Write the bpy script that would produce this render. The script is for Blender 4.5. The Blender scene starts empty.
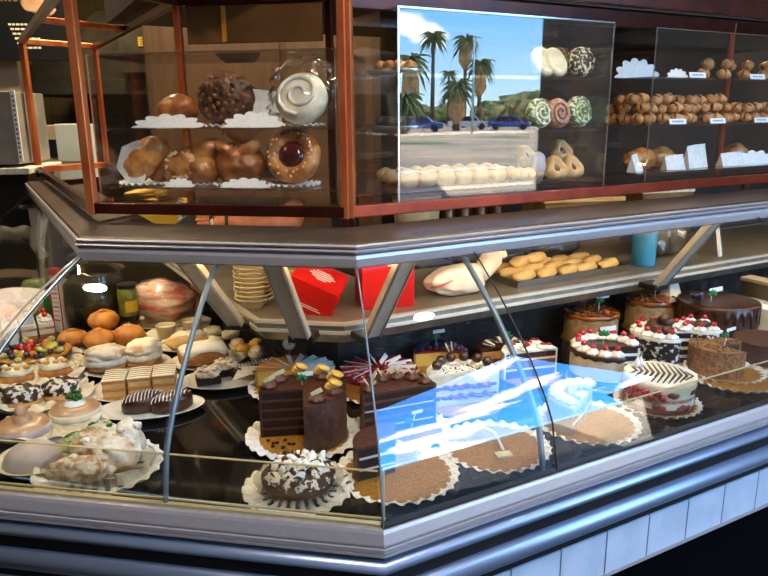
import bpy, bmesh, math, random
from math import sin, cos, pi, radians as rad
from mathutils import Vector, Matrix, noise, Euler

random.seed(7)
S = bpy.context.scene
COL = S.collection
S.view_settings.view_transform = 'Standard'
S.view_settings.look = 'None'
S.view_settings.gamma = 1.0
S.view_settings.use_curve_mapping = False
S.view_settings.exposure = 0.0
S.cycles.transparent_max_bounces = 40
S.cycles.max_bounces = 10
S.cycles.sample_clamp_indirect = 6.0
S.cycles.caustics_reflective = False
S.cycles.caustics_refractive = False

# ------------------------------------------------------------------ frames of the three faces of the case
A0 = (-0.006, 1.2147)                      # foot of the front glass at the right corner
B0 = (-0.976, 1.389)                       # foot of the front glass at the left corner
UC, NC = (0.98420, -0.17708), (0.17708, 0.98420)     # middle face: along, inward
UR, NR = (0.87798, 0.47869), (-0.47869, 0.87798)     # right face
UL, NL = (-0.50603, 0.86251), (0.86251, 0.50603)     # left face (running away from the viewer)
RC, RR, RL = math.atan2(UC[1], UC[0]), math.atan2(UR[1], UR[0]), math.atan2(UL[1], UL[0])
def FC(s, i, z=0): return (A0[0]+UC[0]*s+NC[0]*i, A0[1]+UC[1]*s+NC[1]*i, z)
def FR(s, i, z=0): return (A0[0]+UR[0]*s+NR[0]*i, A0[1]+UR[1]*s+NR[1]*i, z)
def FL(s, i, z=0): return (B0[0]+UL[0]*s+NL[0]*i, B0[1]+UL[1]*s+NL[1]*i, z)
DZ = 0.775                                  # display deck
SZ = 1.02                                   # rear shelf

# ------------------------------------------------------------------ materials
def lin(c):
    if isinstance(c, str):
        c = [int(c[k:k+2], 16)/255 for k in (0, 2, 4)]
        c = [x/12.92 if x <= .04045 else ((x+.055)/1.055)**2.4 for x in c]
    return (c[0], c[1], c[2], 1.0)
MATS = {}
def mat(name, c1, c2=None, scale=30, rough=.6, metal=0, bump=0, bscale=None, kind='noise', lo=.4, hi=.6, coat=0, spec=.5,
        stretch=None, sub=0, emit=None, estr=0):
    if name in MATS: return MATS[name]
    m = bpy.data.materials.new(name); m.use_nodes = True
    nt = m.node_tree; N = nt.nodes; K = nt.links
    b = N['Principled BSDF']
    b.inputs['Base Color'].default_value = lin(c1)
    b.inputs['Roughness'].default_value = rough
    b.inputs['Metallic'].default_value = metal
    b.inputs['Specular IOR Level'].default_value = spec
    b.inputs['Coat Weight'].default_value = coat
    b.inputs['Coat Roughness'].default_value = .08
    if sub:
        b.inputs['Subsurface Weight'].default_value = sub
        b.inputs['Subsurface Radius'].default_value = (.01, .006, .004)
    if emit:
        b.inputs['Emission Color'].default_value = lin(emit); b.inputs['Emission Strength'].default_value = estr
    tc = N.new('ShaderNodeTexCoord'); mp = N.new('ShaderNodeMapping')
    K.new(tc.outputs['Object'], mp.inputs['Vector'])
    if stretch: mp.inputs['Scale'].default_value = stretch
    def tex(sc):
        if kind == 'voronoi':
            t = N.new('ShaderNodeTexVoronoi'); t.inputs['Scale'].default_value = sc; K.new(mp.outputs[0], t.inputs['Vector']); return t.outputs['Distance']
        if kind == 'wave':
            t = N.new('ShaderNodeTexWave'); t.inputs['Scale'].default_value = sc; t.inputs['Distortion'].default_value = 1.5; K.new(mp.outputs[0], t.inputs['Vector']); return t.outputs['Fac']
        t = N.new('ShaderNodeTexNoise'); t.inputs['Scale'].default_value = sc; t.inputs['Detail'].default_value = 5; K.new(mp.outputs[0], t.inputs['Vector']); return t.outputs['Fac']
    if c2:
        r = N.new('ShaderNodeValToRGB'); r.color_ramp.elements[0].position = lo; r.color_ramp.elements[1].position = hi
        r.color_ramp.elements[0].color = lin(c1); r.color_ramp.elements[1].color = lin(c2)
        K.new(tex(scale), r.inputs[0]); K.new(r.outputs[0], b.inputs['Base Color'])
    if bump:
        bn = N.new('ShaderNodeBump'); bn.inputs['Strength'].default_value = bump; bn.inputs['Distance'].default_value = .004
        K.new(tex(bscale or scale), bn.inputs['Height']); K.new(bn.outputs[0], b.inputs['Normal'])
    MATS[name] = m; return m
def glass(name, f0=.05, tint=(1, 1, 1), rough=.0):
    m = bpy.data.materials.new(name); m.use_nodes = True
    nt = m.node_tree; N = nt.nodes; K = nt.links
    N.remove(N['Principled BSDF'])
    tr = N.new('ShaderNodeBsdfTransparent'); tr.inputs[0].default_value = (*tint, 1)
    gl = N.new('ShaderNodeBsdfGlossy'); gl.inputs['Roughness'].default_value = rough; gl.inputs[0].default_value = (1, 1, 1, 1)
    lw = N.new('ShaderNodeLayerWeight'); lw.inputs[0].default_value = .5
    pw = N.new('ShaderNodeMath'); pw.operation = 'POWER'; pw.inputs[1].default_value = 5
    ml = N.new('ShaderNodeMath'); ml.operation = 'MULTIPLY_ADD'; ml.inputs[1].default_value = 1-f0; ml.inputs[2].default_value = f0
    mx = N.new('ShaderNodeMixShader')
    K.new(lw.outputs['Facing'], pw.inputs[0]); K.new(pw.outputs[0], ml.inputs[0]); K.new(ml.outputs[0], mx.inputs[0])
    K.new(tr.outputs[0], mx.inputs[1]); K.new(gl.outputs[0], mx.inputs[2]); K.new(mx.outputs[0], N['Material Output'].inputs[0])
    MATS[name] = m; return m

# ------------------------------------------------------------------ mesh building
class MB:
    def __init__(s): s.v = []; s.f = []; s.smooth = []
    def add(s, vs, fs, smooth=False, M=None):
        o = len(s.v)
        for v in vs: s.v.append(tuple(M @ Vector(v)) if M else tuple(v))
        for f in fs: s.f.append([o+k for k in f]); s.smooth.append(smooth)
        return s
    def box(s, c, d, rz=0, M=None):
        x, y, z = d[0]/2, d[1]/2, d[2]/2
        R = Matrix.Translation(c) @ Matrix.Rotation(rz, 4, 'Z')
        if M: R = M @ R
        vs = [(a, b, e) for e in (-z, z) for a, b in ((-x, -y), (x, -y), (x, y), (-x, y))]
        return s.add(vs, [(3, 2, 1, 0), (4, 5, 6, 7), (0, 1, 5, 4), (1, 2, 6, 5), (2, 3, 7, 6), (3, 0, 4, 7)], False, R)
    def lathe(s, prof, n=32, mod=None, M=None, smooth=True, a0=0, a1=2*pi):
        full = abs(a1-a0-2*pi) < 1e-6; cols = n if full else n+1; vs = []; fs = []
        for k, (r, z) in enumerate(prof):
            for j in range(cols):
                a = a0+(a1-a0)*j/n; q = mod(a, k, r, z) if mod else (r, z)
                vs.append((q[0]*cos(a), q[0]*sin(a), q[1]))
        for k in range(len(prof)-1):
            for j in range(n):
                j2 = (j+1) % cols
                fs.append((k*cols+j, k*cols+j2, (k+1)*cols+j2, (k+1)*cols+j))
        return s.add(vs, fs, smooth, M)
    def tube(s, pts, r, n=8, M=None, caps=True, smooth=True):
        pts = [Vector(p) for p in pts]; rs = r if isinstance(r, (list, tuple)) else [r]*len(pts); vs = []; fs = []
        up = Vector((0, 0, 1))
        d0 = (pts[1]-pts[0]).normalized()
        if abs(d0.dot(up)) > .95: up = Vector((1, 0, 0))
        for k, p in enumerate(pts):
            d = (pts[min(k+1, len(pts)-1)]-pts[max(k-1, 0)]).normalized()
            a = d.cross(up).normalized(); b = a.cross(d).normalized()
            for j in range(n):
                t = 2*pi*j/n+pi/n; vs.append(p+(a*cos(t)+b*sin(t))*rs[k])
        for k in range(len(pts)-1):
            for j in range(n):
                j2 = (j+1) % n; fs.append((k*n+j, k*n+j2, (k+1)*n+j2, (k+1)*n+j))
        if caps: fs += [tuple(range(n-1, -1, -1)), tuple(range((len(pts)-1)*n, len(pts)*n))]
        return s.add(vs, fs, smooth, M)
    def bar(s, p, q, w, h=None):                      # square bar between two points
        p, q = Vector(p), Vector(q); h = h or w; d = (q-p).normalized(); up = Vector((0, 0, 1))
        if abs(d.dot(up)) > .95: up = Vector((UC[0], UC[1], 0))
        a = d.cross(up).normalized()*w/2; b = a.cross(d).normalized()*h/2
        vs = [e+x*a+y*b for e in (p, q) for x, y in ((-1, -1), (1, -1), (1, 1), (-1, 1))]
        return s.add(vs, [(3, 2, 1, 0), (4, 5, 6, 7), (0, 1, 5, 4), (1, 2, 6, 5), (2, 3, 7, 6), (3, 0, 4, 7)])
    def sector(s, r, z0, z1, a0, a1, n=40, rin=0, M=None, wob=0, seed=0):
        full = a1-a0 >= 2*pi-1e-6; cols = n if full else n+1; vs = []; fs = []
        def rr(a): return r*(1+wob*noise.noise((cos(a)*3+seed, sin(a)*3, z0*40)))
        ins = rin > 0 or not full
        ring = [a0+(a1-a0)*j/n for j in range(cols)]
        for z in (z0, z1):
            for a in ring: vs.append((rr(a)*cos(a), rr(a)*sin(a), z))
        for z in (z0, z1):
            for a in ring: vs.append((rin*cos(a), rin*sin(a), z))
        T, I0, I1 = cols, 2*cols, 3*cols
        for j in range(n):
            k = (j+1) % cols
            fs += [(j, k, T+k, T+j), (T+j, T+k, I1+k, I1+j), (k, j, I0+j, I0+k)]
            if rin > 0: fs.append((I0+k, I0+j, I1+j, I1+k))
        if not full: fs += [(0, T, I1, I0), (n, I0+n, I1+n, T+n)]
        return s.add(vs, fs, False, M)
    def blob(s, c, r, seed=0, amp=.12, freq=2.0, sub=3, M=None, flat=None, fn=None):
        bm = bmesh.new(); bmesh.ops.create_icosphere(bm, subdivisions=sub, radius=1)
        vs = []
        for v in bm.verts:
            p = v.co.copy(); k = 1+amp*noise.noise(p*freq+Vector((seed*3.1, seed*1.7, seed)))+amp*.5*noise.noise(p*freq*2.6+Vector((seed, 5, 1)))
            p = p*k
            if fn: p = fn(p)
            if flat is not None and p.z < flat: p.z = flat
            vs.append((p.x*r[0], p.y*r[1], p.z*r[2]))
        fs = [[v.index for v in f.verts] for f in bm.faces]; bm.free()
        T = Matrix.Translation(c)
        return s.add(vs, fs, True, (M @ T) if M else T)
    def prism(s, poly, z0, z1, M=None):
        n = len(poly); vs = [(x, y, z0) for x, y in poly]+[(x, y, z1) for x, y in poly]
        fs = [tuple(range(n-1, -1, -1)), tuple(range(n, 2*n))]+[(k, (k+1) % n, n+(k+1) % n, n+k) for k in range(n)]
        return s.add(vs, fs, False, M)
    def build(s, name, m, parent=None, world=False, bevel=0):
        me = bpy.data.meshes.new(name); vs = s.v
        if world and parent:
            l = parent.location; vs = [(x-l.x, y-l.y, z-l.z) for x, y, z in vs]
        me.from_pydata(vs, [], s.f); me.polygons.foreach_set('use_smooth', s.smooth); me.update()
        bm = bmesh.new(); bm.from_mesh(me); bmesh.ops.recalc_face_normals(bm, faces=bm.faces); bm.to_mesh(me); bm.free()
        me.materials.append(MATS[m] if isinstance(m, str) else m)
        o = bpy.data.objects.new(name, me); COL.objects.link(o)
        if parent: o.parent = parent
        if bevel:
            b = o.modifiers.new('Bevel', 'BEVEL'); b.width = bevel; b.segments = 2; b.limit_method = 'ANGLE'
        return o
def tag(o, label, cat, group=None, kind=None):
    o['label'] = label; o['category'] = cat
    if group: o['group'] = group
    if kind: o['kind'] = kind
    return o
def thing(name, label, cat, loc=(0, 0, 0), rz=0, group=None, rot=None):
    o = bpy.data.objects.new(name, None); COL.objects.link(o); o.location = loc
    o.empty_display_size = .05
    o.rotation_euler = rot or (0, 0, rz)
    return tag(o, label, cat, group)
def solo(name, mb, m, label, cat, loc, rz=0, group=None, rot=None):
    o = mb.build(name, m); o.location = loc; o.rotation_euler = rot or (0, 0, rz)
    return tag(o, label, cat, group)
def dup(root, loc, rz=None, label=None, rot=None, scale=None, group=None):
    r = root.copy(); COL.objects.link(r); r.location = loc
    if rz is not None: r.rotation_euler = (0, 0, rz)
    if rot: r.rotation_euler = rot
    if scale: r.scale = (scale,)*3 if not isinstance(scale, tuple) else scale
    if label: r['label'] = label
    if group: r['group'] = group
    for ch in list(root.children):
        c = ch.copy(); COL.objects.link(c); c.parent = r
        for g in list(ch.children):
            d = g.copy(); COL.objects.link(d); d.parent = c
    return r
def struct(name, mb, m):
    o = mb.build(name, m); o['kind'] = 'structure'; return o
def miter(line, closed=False):
    """offset function along a polyline of (x, y): inward is to the left of travel"""
    d = [((Vector(b)-Vector(a)).normalized()) for a, b in zip(line, line[1:])]
    n = [Vector((-q.y, q.x)) for q in d]; mit = []
    for k in range(len(line)):
        a, b = n[max(k-1, 0)], n[min(k, len(n)-1)]
        m_ = (a+b).normalized(); mit.append(m_/m_.dot(a))
    return mit
def sweep(mb, line, prof, closed=True, smooth=False, ends=True, span=None):
    mit = miter(line); n = len(prof); vs = []; fs = []
    for k, p in enumerate(line):
        for i, h in prof: vs.append((p[0]+mit[k].x*i, p[1]+mit[k].y*i, h))
    for k in range(len(line)-1):
        for j in range(n if closed else n-1):
            j2 = (j+1) % n; fs.append((k*n+j, k*n+j2, (k+1)*n+j2, (k+1)*n+j))
    if closed and ends: fs += [tuple(range(n-1, -1, -1)), tuple(range((len(line)-1)*n, len(line)*n))]
    return mb.add(vs, fs, smooth)

# ------------------------------------------------------------------ material library
glass('front_glass', .055, (.985, .995, .985)); glass('guard_acrylic', .06, (.93, .92, .88)); glass('acrylic', .055, (.97, .97, .96)); glass('edge_clear', .30, (.9, .92, .9), .15)
glass('jar_glass', .05, (.95, .97, .95)); glass('wrap_film', .06, (.98, .98, .97), .2); glass('dish_glass', .06, (.93, .93, .9))
mat('aluminium', 'b0a8a6', 'a39b99', 60, .36, .35, stretch=(1, 1, 30))
mat('cap_metal', '57493e', '483c32', 40, .42, .55)
mat('bumper', '8794a8', None, rough=.33, metal=.6)
mat('dark_band', '140e0b', '1c130e', 8, .6, spec=.25)
mat('black_rubber', '0c0c0d', None, rough=.6)
mat('deck_black', '08080a', None, rough=.07, spec=.6)
mat('grille', '131313', '030303', 90, .5, kind='wave', bump=.8, stretch=(0.05, 0.05, 1))
mat('strut_paint', 'c9c4b2', 'bdb8a6', 20, .4, .2)
mat('ledge_metal', 'a9a79e', '97958c', 30, .33, .8)
mat('ledge_bright', 'e6e3d8', None, rough=.3, metal=.5)
mat('shelf_top', '8a7f6d', '7b705f', 12, .35, .2)
mat('edge_seal', 'bba878', None, rough=.3)
mat('tube_grey', '73828c', None, rough=.35, metal=.4)
mat('plinth', '020202', '040404', 60, 1, spec=.05)
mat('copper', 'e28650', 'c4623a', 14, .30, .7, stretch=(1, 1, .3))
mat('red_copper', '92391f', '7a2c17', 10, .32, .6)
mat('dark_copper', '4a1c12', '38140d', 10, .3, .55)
mat('bronze_panel', '6d4a28', '5a3c1e', 6, .38, .3)
mat('streak_orange', 'c8862f', None, rough=.35, metal=.4)  # orange tone standing in for a reflected lamp streak
mat('plate_white', 'e9e4d8', None, rough=.18, coat=.4)
mat('paper_white', 'e8e6e2', 'd9d6d0', 60, .8)
mat('doily', 'b9b2aa', 'f2efe9', 150, .85, kind='voronoi', lo=.16, hi=.26)
mat('tissue', 'e6ddc8', 'd4c9b0', 40, .85)
mat('gold_board', 'e0a843', 'a87422', 220, .4, .3, bump=.8, kind='voronoi', lo=.1, hi=.5)
mat('chocolate', '38190f', '2a120b', 40, .38, bump=.2, bscale=120)
mat('choc_gloss', '301509', '3c1d10', 12, .3, coat=.15)
mat('choc_frost', '4e2a1a', '3a1b10', 60, .5, bump=.7, bscale=80)
mat('choc_sponge', '2a130c', '1a0a06', 140, .85, bump=.9, bscale=160)
mat('choc_rosette', '5b3220', '4c2818', 60, .45)
mat('cream', 'ece2c6', 'ddd0ae', 25, .5, sub=.1)
mat('whip', 'f3efe6', 'e6dfd0', 20, .5, sub=.1)
mat('curls', 'e9e0ce', '3a1f12', 46, .6, lo=.46, hi=.5, bump=.8, bscale=60)
mat('black_crumb', '17100d', 'e2dacb', 75, .8, lo=.53, hi=.60, bump=.9, bscale=90)
mat('nut_crumb', '9a6b3c', '6b4424', 90, .8, bump=1, bscale=110)
mat('caramel', 'b0601a', '8a3d0d', 26, .2, coat=.5, bump=.4, bscale=60)
mat('pecan', '5b3216', '8a5526', 45, .5, bump=.7)
mat('cheesecake', 'e8bd55', 'd9a43c', 16, .5, sub=.1)
mat('crust', 'a56a2c', 'c2883f', 50, .8, bump=.7, bscale=90)
mat('red_jelly', '7a0e14', 'a31a1f', 40, .12, coat=.8, bump=.6, bscale=50)
mat('jam', '8e1a26', '5e0d16', 60, .3, coat=.4)
mat('cherry', 'b30d12', None, rough=.14, coat=.7)
mat('blueberry', '1d1b35', '2c2b52', 30, .35, coat=.2)
mat('strawberry', 'b3161a', '8e0d12', 60, .25, coat=.5, bump=.4, bscale=90)
mat('kiwi', '7b9a2a', 'a7bd55', 60, .3, coat=.3)
mat('orange_fruit', 'd4711c', 'e39038', 30, .3, coat=.4)
mat('mint', '2f6b1f', '1d4d16', 40, .6)
mat('tag_green', '1f7a35', '14602a', 30, .5)
mat('choux', 'b8752f', 'd79d55', 14, .55, bump=.6, bscale=45)
mat('sugared', 'eadfcb', 'b8803f', 16, .75, lo=.45, hi=.66, bump=.5, bscale=50)
mat('bun_gold', 'dc9a48', 'b06a26', 14, .45, bump=.5, bscale=40)
mat('puff_pastry', 'c58a44', 'a86c2e', 60, .7, bump=.9, bscale=60, stretch=(1, 1, 6))
mat('icing_line', 'efe3c4', '6d4427', 1, .3, lo=.49, hi=.51)
mat('icing_white', 'f0e8d2', 'e4d9bd', 12, .35)
mat('lilac_mousse', 'c9bdb8', 'b3a5a2', 10, .45, sub=.1)
mat('tan_glaze', 'b98a62', 'cda57f', 8, .3, coat=.3)
mat('macaroon', 'e8ddc8', 'b88a5c', 40, .8, lo=.42, hi=.62, bump=1, bscale=55)
mat('pistachio', '8fa05a', 'c9cf9a', 70, .8, bump=.7)
mat('ham', 'cc6a52', 'ead0bc', 16, .4, lo=.42, hi=.58, bump=.6, bscale=22, stretch=(.6, 1, 2))
mat('red_card', 'd0140f', 'bc110d', 6, .6, spec=.25)
mat('bowl_cream', 'd9cba8', 'cdbf9a', 10, .35)
mat('wood_brown', '5a3c22', '4a301a', 10, .5, stretch=(1, 1, 8))
mat('label_white', 'eeeeee', None, rough=.6)
mat('ink_white', 'f5f0ea', None, rough=.7)
mat('brown_bread', 'b06a30', '743a14', 20, .4, coat=.2, bump=.8, bscale=40)
mat('dark_nutty', '3e2010', '6d4122', 45, .5, bump=1.0, bscale=70)
mat('danish', 'd2914e', 'a05a22', 22, .35, coat=.25, bump=.9, bscale=38)
mat('purple_jam', '3a0c16', '571525', 20, .15, coat=.8)
mat('flake', 'e0c79a', None, rough=.6)
mat('cookie', 'd8b27c', 'c49758', 30, .7, bump=.4)
mat('pale_cookie', 'e6d9b0', 'dacb9c', 30, .6)
mat('sprinkle', '2a180e', 'dccfa0', 85, .6, lo=.5, hi=.54, bump=1, bscale=85)
mat('pink_crumb', 'b0705a', 'd0a090', 85, .7, bump=1)
mat('green_swirl', '59703a', 'e2ddc0', 70, .7, lo=.5, hi=.54, bump=.8)
mat('rugelach', 'a86c38', 'd09a5c', 40, .55, bump=.7)
mat('bag_white', 'e6ded2', 'd2c4b2', 8, .6, bump=.5, bscale=14, sub=.1)
mat('bag_stripe', 'd36a72', None, rough=.5)
mat('pale_bread', 'dcb878', 'c49a5a', 10, .6, bump=.5, bscale=30)
mat('tray_grey', '6d6a63', None, rough=.35, metal=.8)
mat('blue_plastic', '2f7fae', '3c8fbc', 6, .4)
mat('teal_plastic', '2a7a80', None, rough=.35)
mat('pickle_jar', '8a8a2a', '5d661c', 30, .3, bump=.5, bscale=40)
mat('dark_olive', '15130a', '2a2614', 9, .4)
mat('green_bottle', '0f7a34', None, rough=.1, coat=.6)
mat('steel', 'a5a5a2', None, rough=.3, metal=.9)
mat('black_plastic', '0d0d0e', None, rough=.4)
mat('black_cloth', '0e0e11', '16161a', 80, .9)
mat('skin', 'b5714c', 'a8643f', 20, .55, sub=.1)
mat('wall_tile', '6a5c38', '5d5030', 5, .5)
mat('wall_paint', '6a5c48', '5e513f', 6, .8)
mat('wall_brown', '3a2a1e', '2d2018', 5, .8)
mat('wall_beige', 'b79f80', 'aa9273', 6, .8)
mat('stucco', '9a8268', '8a7258', 3, .9)
mat('terrace', '453c32', '393128', 1.2, .9)
mat('floor_dark', '0a0b0c', '060607', 40, .9, bump=.4, spec=.1)
mat('hood_metal', '4f4838', '3f392d', 8, .5, .2)
mat('white_enamel', 'b9c4c0', None, rough=.35)
mat('beige_plastic', '9a8c76', None, rough=.5)
mat('grey_panel', '8a847c', '7c766e', 10, .6)
mat('yellow_paper', 'd9b52c', None, rough=.7)
mat('card_brown', '8a6b40', '7a5c34', 10, .8)
mat('gold_metal', 'c79a3e', None, rough=.25, metal=.9)
mat('ground_sand', 'd0b080', '968668', .25, .9, lo=.35, hi=.65)
mat('lawn', '5d7030', '7a8540', 2, .9)
mat('palm_trunk', '6d5640', '54412f', 4, .9)
mat('palm_leaf', '6d7a3e', '4d5c2c', 3, .7)
mat('shrub_leaf', '8a8a4a', '5d6632', 1.2, .9)
mat('palm_skirt', 'd3a468', 'a87c48', 3, .9)
mat('car_blue', '2a4f96', None, rough=.25, coat=.8)
mat('car_white', 'd9d9d9', None, rough=.25, coat=.8)
mat('car_glass', '15191d', None, rough=.08)
mat('lamp_warm', 'fff0d0', None, rough=.5, emit='ffe0b0', estr=64)
def tile_mat():
    m = mat('base_tile', 'b9bdc2', 'adb2b8', 12, .3)
    nt = m.node_tree; N = nt.nodes; K = nt.links; b = N['Principled BSDF']
    tc = N.new('ShaderNodeTexCoord'); sp = N.new('ShaderNodeSeparateXYZ'); K.new(tc.outputs['Object'], sp.inputs[0])
    def mth(op, a, v=None):
        n = N.new('ShaderNodeMath'); n.operation = op
        if hasattr(a, 'links'): K.new(a, n.inputs[0])
        else: n.inputs[0].default_value = a
        if v is not None:
            if hasattr(v, 'links'): K.new(v, n.inputs[1])
            else: n.inputs[1].default_value = v
        return n.outputs[0]
    s = mth('ADD', mth('MULTIPLY', sp.outputs[0], UR[0]), mth('MULTIPLY', sp.outputs[1], UR[1]))
    fr = mth('FRACT', mth('DIVIDE', s, .152)); line = mth('LESS_THAN', mth('ABSOLUTE', mth('SUBTRACT', fr, .5)), .485)
    mx = N.new('ShaderNodeMixRGB'); mx.inputs[1].default_value = lin('4a4d52'); K.new(line, mx.inputs[0])
    src = b.inputs['Base Color'].links[0].from_socket; K.new(src, mx.inputs[2]); K.new(mx.outputs[0], b.inputs['Base Color'])
tile_mat()
def wall_tile_mat():
    m = MATS['wall_tile']; nt = m.node_tree; N = nt.nodes; K = nt.links; b = N['Principled BSDF']
    tc = N.new('ShaderNodeTexCoord'); mp = N.new('ShaderNodeMapping'); mp.inputs['Rotation'].default_value = (pi/2, 0, 0)
    K.new(tc.outputs['Object'], mp.inputs[0])
    br = N.new('ShaderNodeTexBrick'); br.offset = 0; br.inputs['Scale'].default_value = 1; br.inputs['Brick Width'].default_value = .16; br.inputs['Row Height'].default_value = .16
    br.inputs['Mortar Size'].default_value = .004; br.inputs['Color1'].default_value = lin('6e6039'); br.inputs['Color2'].default_value = lin('625431'); br.inputs['Mortar'].default_value = lin('4a3f24')
    K.new(mp.outputs[0], br.inputs['Vector']); K.new(br.outputs['Color'], b.inputs['Base Color'])
wall_tile_mat()

mat('side_tan', 'c9a878', 'b08a58', 50, .8, bump=.6, bscale=80)
mat('cabinet_wood', '4c3520', '412c19', 5, .5, stretch=(6, 6, .6))
# ================================================================== THE DISPLAY CASE
far_r, far_l = FR(3.3, 0)[:2], FL(1.9, 0)[:2]
LINE = [far_l, B0, A0, far_r]
PROFILE = [(0, .8), (.012, .856), (.0235, .910), (.040, .942), (.061, .975), (.087, 1.011), (.119, 1.05), (.155, 1.09), (.2, 1.137), (.252, 1.184), (.305, 1.228), (.344, 1.256)]
case = thing('pastry_display_case', 'long angled glass fronted pastry counter filled with cakes under a grey metal top', 'display case', (0, 1.9, 0))
def part(mb, name, m, bevel=0, label=None, parent=None):
    o = mb.build(name, m, case, world=True, bevel=bevel)
    if parent is not None:
        o.parent = parent
    if label: o['label'] = label
    return o
LEDGE_C = FC(-.49, .64)[:2]
LEDGE_R = (A0[0]+(miter(LINE)[2].x)*.64, A0[1]+(miter(LINE)[2].y)*.64)
LEDGE = [(LEDGE_C[0]+UL[0]*1.38, LEDGE_C[1]+UL[1]*1.38), LEDGE_C, LEDGE_R, FR(3.3, .64)[:2]]
mL, mG = miter(LINE), miter(LEDGE)
def off(line, mit, w): return [(p[0]+m_.x*w, p[1]+m_.y*w) for p, m_ in zip(line, mit)]
# deck and riser
front, back = off(LINE, mL, .012), off(LEDGE, mG, .20)
m_ = MB()
for k in range(3):
    q = [front[k], front[k+1], back[k+1], back[k]]
    m_.prism(q, DZ-.03, DZ)
part(m_, 'deck', 'deck_black', label='glossy black display deck')
m_ = MB(); sweep(m_, LEDGE, [(.20, DZ), (.215, DZ), (.215, .955), (.20, .955)]); part(m_, 'riser_grille', 'grille', label='black slatted air grille')
m_ = MB(); sweep(m_, LEDGE, [(.006, 1.012), (.006, .994), (.012, .984), (.03, .952), (.215, .952), (.215, 1.012)]); part(m_, 'ledge', 'ledge_metal')
m_ = MB(); sweep(m_, LEDGE, [(-.004, 1.021), (-.004, 1.012), (.012, 1.012), (.012, 1.021)]); sweep(m_, LEDGE, [(0, .994), (0, .985), (.014, .985), (.014, .994)]); part(m_, 'ledge_trim', 'ledge_bright', label='bright metal ledge strips')
# rear shelf (the two long arms meet behind the short middle face)
def isect(p, d, q, e):
    t = ((q[0]-p[0])*e[1]-(q[1]-p[1])*e[0])/(d[0]*e[1]-d[1]*e[0]); return (p[0]+d[0]*t, p[1]+d[1]*t)
in_l = (LEDGE_C[0]+NL[0]*.5, LEDGE_C[1]+NL[1]*.5); in_r = (LEDGE_R[0]+NR[0]*.5, LEDGE_R[1]+NR[1]*.5)
X = isect(in_l, UL, in_r, UR)
fl, fr = (in_l[0]+UL[0]*1.38, in_l[1]+UL[1]*1.38), FR(3.3, 1.14)[:2]
g = off(LEDGE, mG, .012)
m_ = MB(); m_.prism([g[1], g[2], X], SZ-.01, SZ); m_.prism([g[0], g[1], X, fl], SZ-.01, SZ); m_.prism([g[2], g[3], fr, X], SZ-.01, SZ)
part(m_, 'rear_shelf', 'shelf_top')
# back wall of the case below the shelf + service side
m_ = MB(); sweep(m_, [fl, X, fr], [(0, 0), (.02, 0), (.02, SZ-.01), (0, SZ-.01)]); part(m_, 'back_panel', 'wall_brown')
# curved front glass, one pane for each bay
def bay(k, cut0=None, cut1=None):
    """pane between line points k and k+1 with mitred ends, or square ends at distance cut along the face"""
    m = MB(); th = .006; prof = PROFILE+[(i+th, h-.0015) for i, h in reversed(PROFILE)]
    a, b = Vector(LINE[k]), Vector(LINE[k+1]); d = (b-a).normalized(); nn = Vector((-d.y, d.x)); vs = []; fs = []; n = len(prof)
    for p, mt, cut in ((a, mL[k], cut0), (b, mL[k+1], cut1)):
        if cut is not None: p = a+d*cut; mt = nn
        for i, h in prof: vs.append((p.x+mt.x*i, p.y+mt.y*i, h))
    c = len(PROFILE)
    def sub(idx, fs_, sm):
        m.add([vs[t] for t in idx], fs_, sm)
    for lo, hi in ((0, 3), (2, c), (c, n-2), (n-3, n)):                  # outer face, inner face: flat foot, curved upper part
        idx = [e+j for e in (0, n) for j in range(lo, hi)]; w = hi-lo
        sub(idx, [(j, j+1, w+j+1, w+j) for j in range(w-1)], True)
    for j0, j1 in ((c-1, c), (n-1, 0)): sub([j0, j1, n+j1, n+j0], [(0, 1, 2, 3)], False)     # rims
    for e in (0, n):
        for j in range(c-1): sub([e+j, e+j+1, e+n-2-j, e+n-1-j], [(0, 1, 2, 3)], False)
    return part(m, 'glass_panel', 'front_glass')
LB = (Vector(A0)-Vector(B0)).length
bay(0, 0, None); bay(1, None, LB-.4745-.002); bay(1, LB-.4745+.002, None); bay(2, None, .4545); bay(2, .4595, 1.62); bay(2, 1.625, 3.2)
# seams: grey support tubes behind the joints, dark joint lines, clear mitred corners
def curve_pts(fn, s, di=.0, dz=0): return [fn(s, i+di, h+dz) for i, h in PROFILE]
m_ = MB(); m_.tube(curve_pts(FC, -.4745, .016, -.006), .0062, 10); part(m_, 'support_tube', 'tube_grey', label='curved grey tube behind the middle glass joint')
m_ = MB(); m_.tube(curve_pts(FR, .432, .018, -.008), .0075, 10); part(m_, 'support_tube', 'tube_grey', label='curved grey tube behind the right glass joint')
for s in (.457, 1.6225):
    m_ = MB(); m_.tube(curve_pts(FR, s, .001), .0022, 6); part(m_, 'glass_joint', 'black_rubber', label='thin black joint line')
def corner_pts(k, d=0): return [(LINE[k][0]+mL[k].x*(i+d), LINE[k][1]+mL[k].y*(i+d), h) for i, h in PROFILE]
m_ = MB(); m_.tube(corner_pts(2, -.001), .0022, 6); part(m_, 'glass_joint', 'tube_grey', label='clear joint at the front corner')
m_ = MB(); m_.tube(corner_pts(1, 0), .0028, 6); part(m_, 'glass_joint', 'black_rubber', label='dark joint at the left corner')
m_ = MB(); m_.tube(corner_pts(1, -.004), .0018, 6); part(m_, 'glass_edge', 'ledge_bright', label='bright glass edge at the left corner')
m_ = MB(); m_.tube([FL(.19, i-.001, h) for i, h in PROFILE], .0026, 6); part(m_, 'glass_edge', 'ledge_bright', label='bright glass edge beside the left corner')
m_ = MB(); m_.box(FL(.19, .17, 1.065), (.012, .02, .03), RL); m_.box(FL(.19, .21, 1.11), (.012, .02, .03), RL); part(m_, 'glass_clip', 'ledge_bright')
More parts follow.
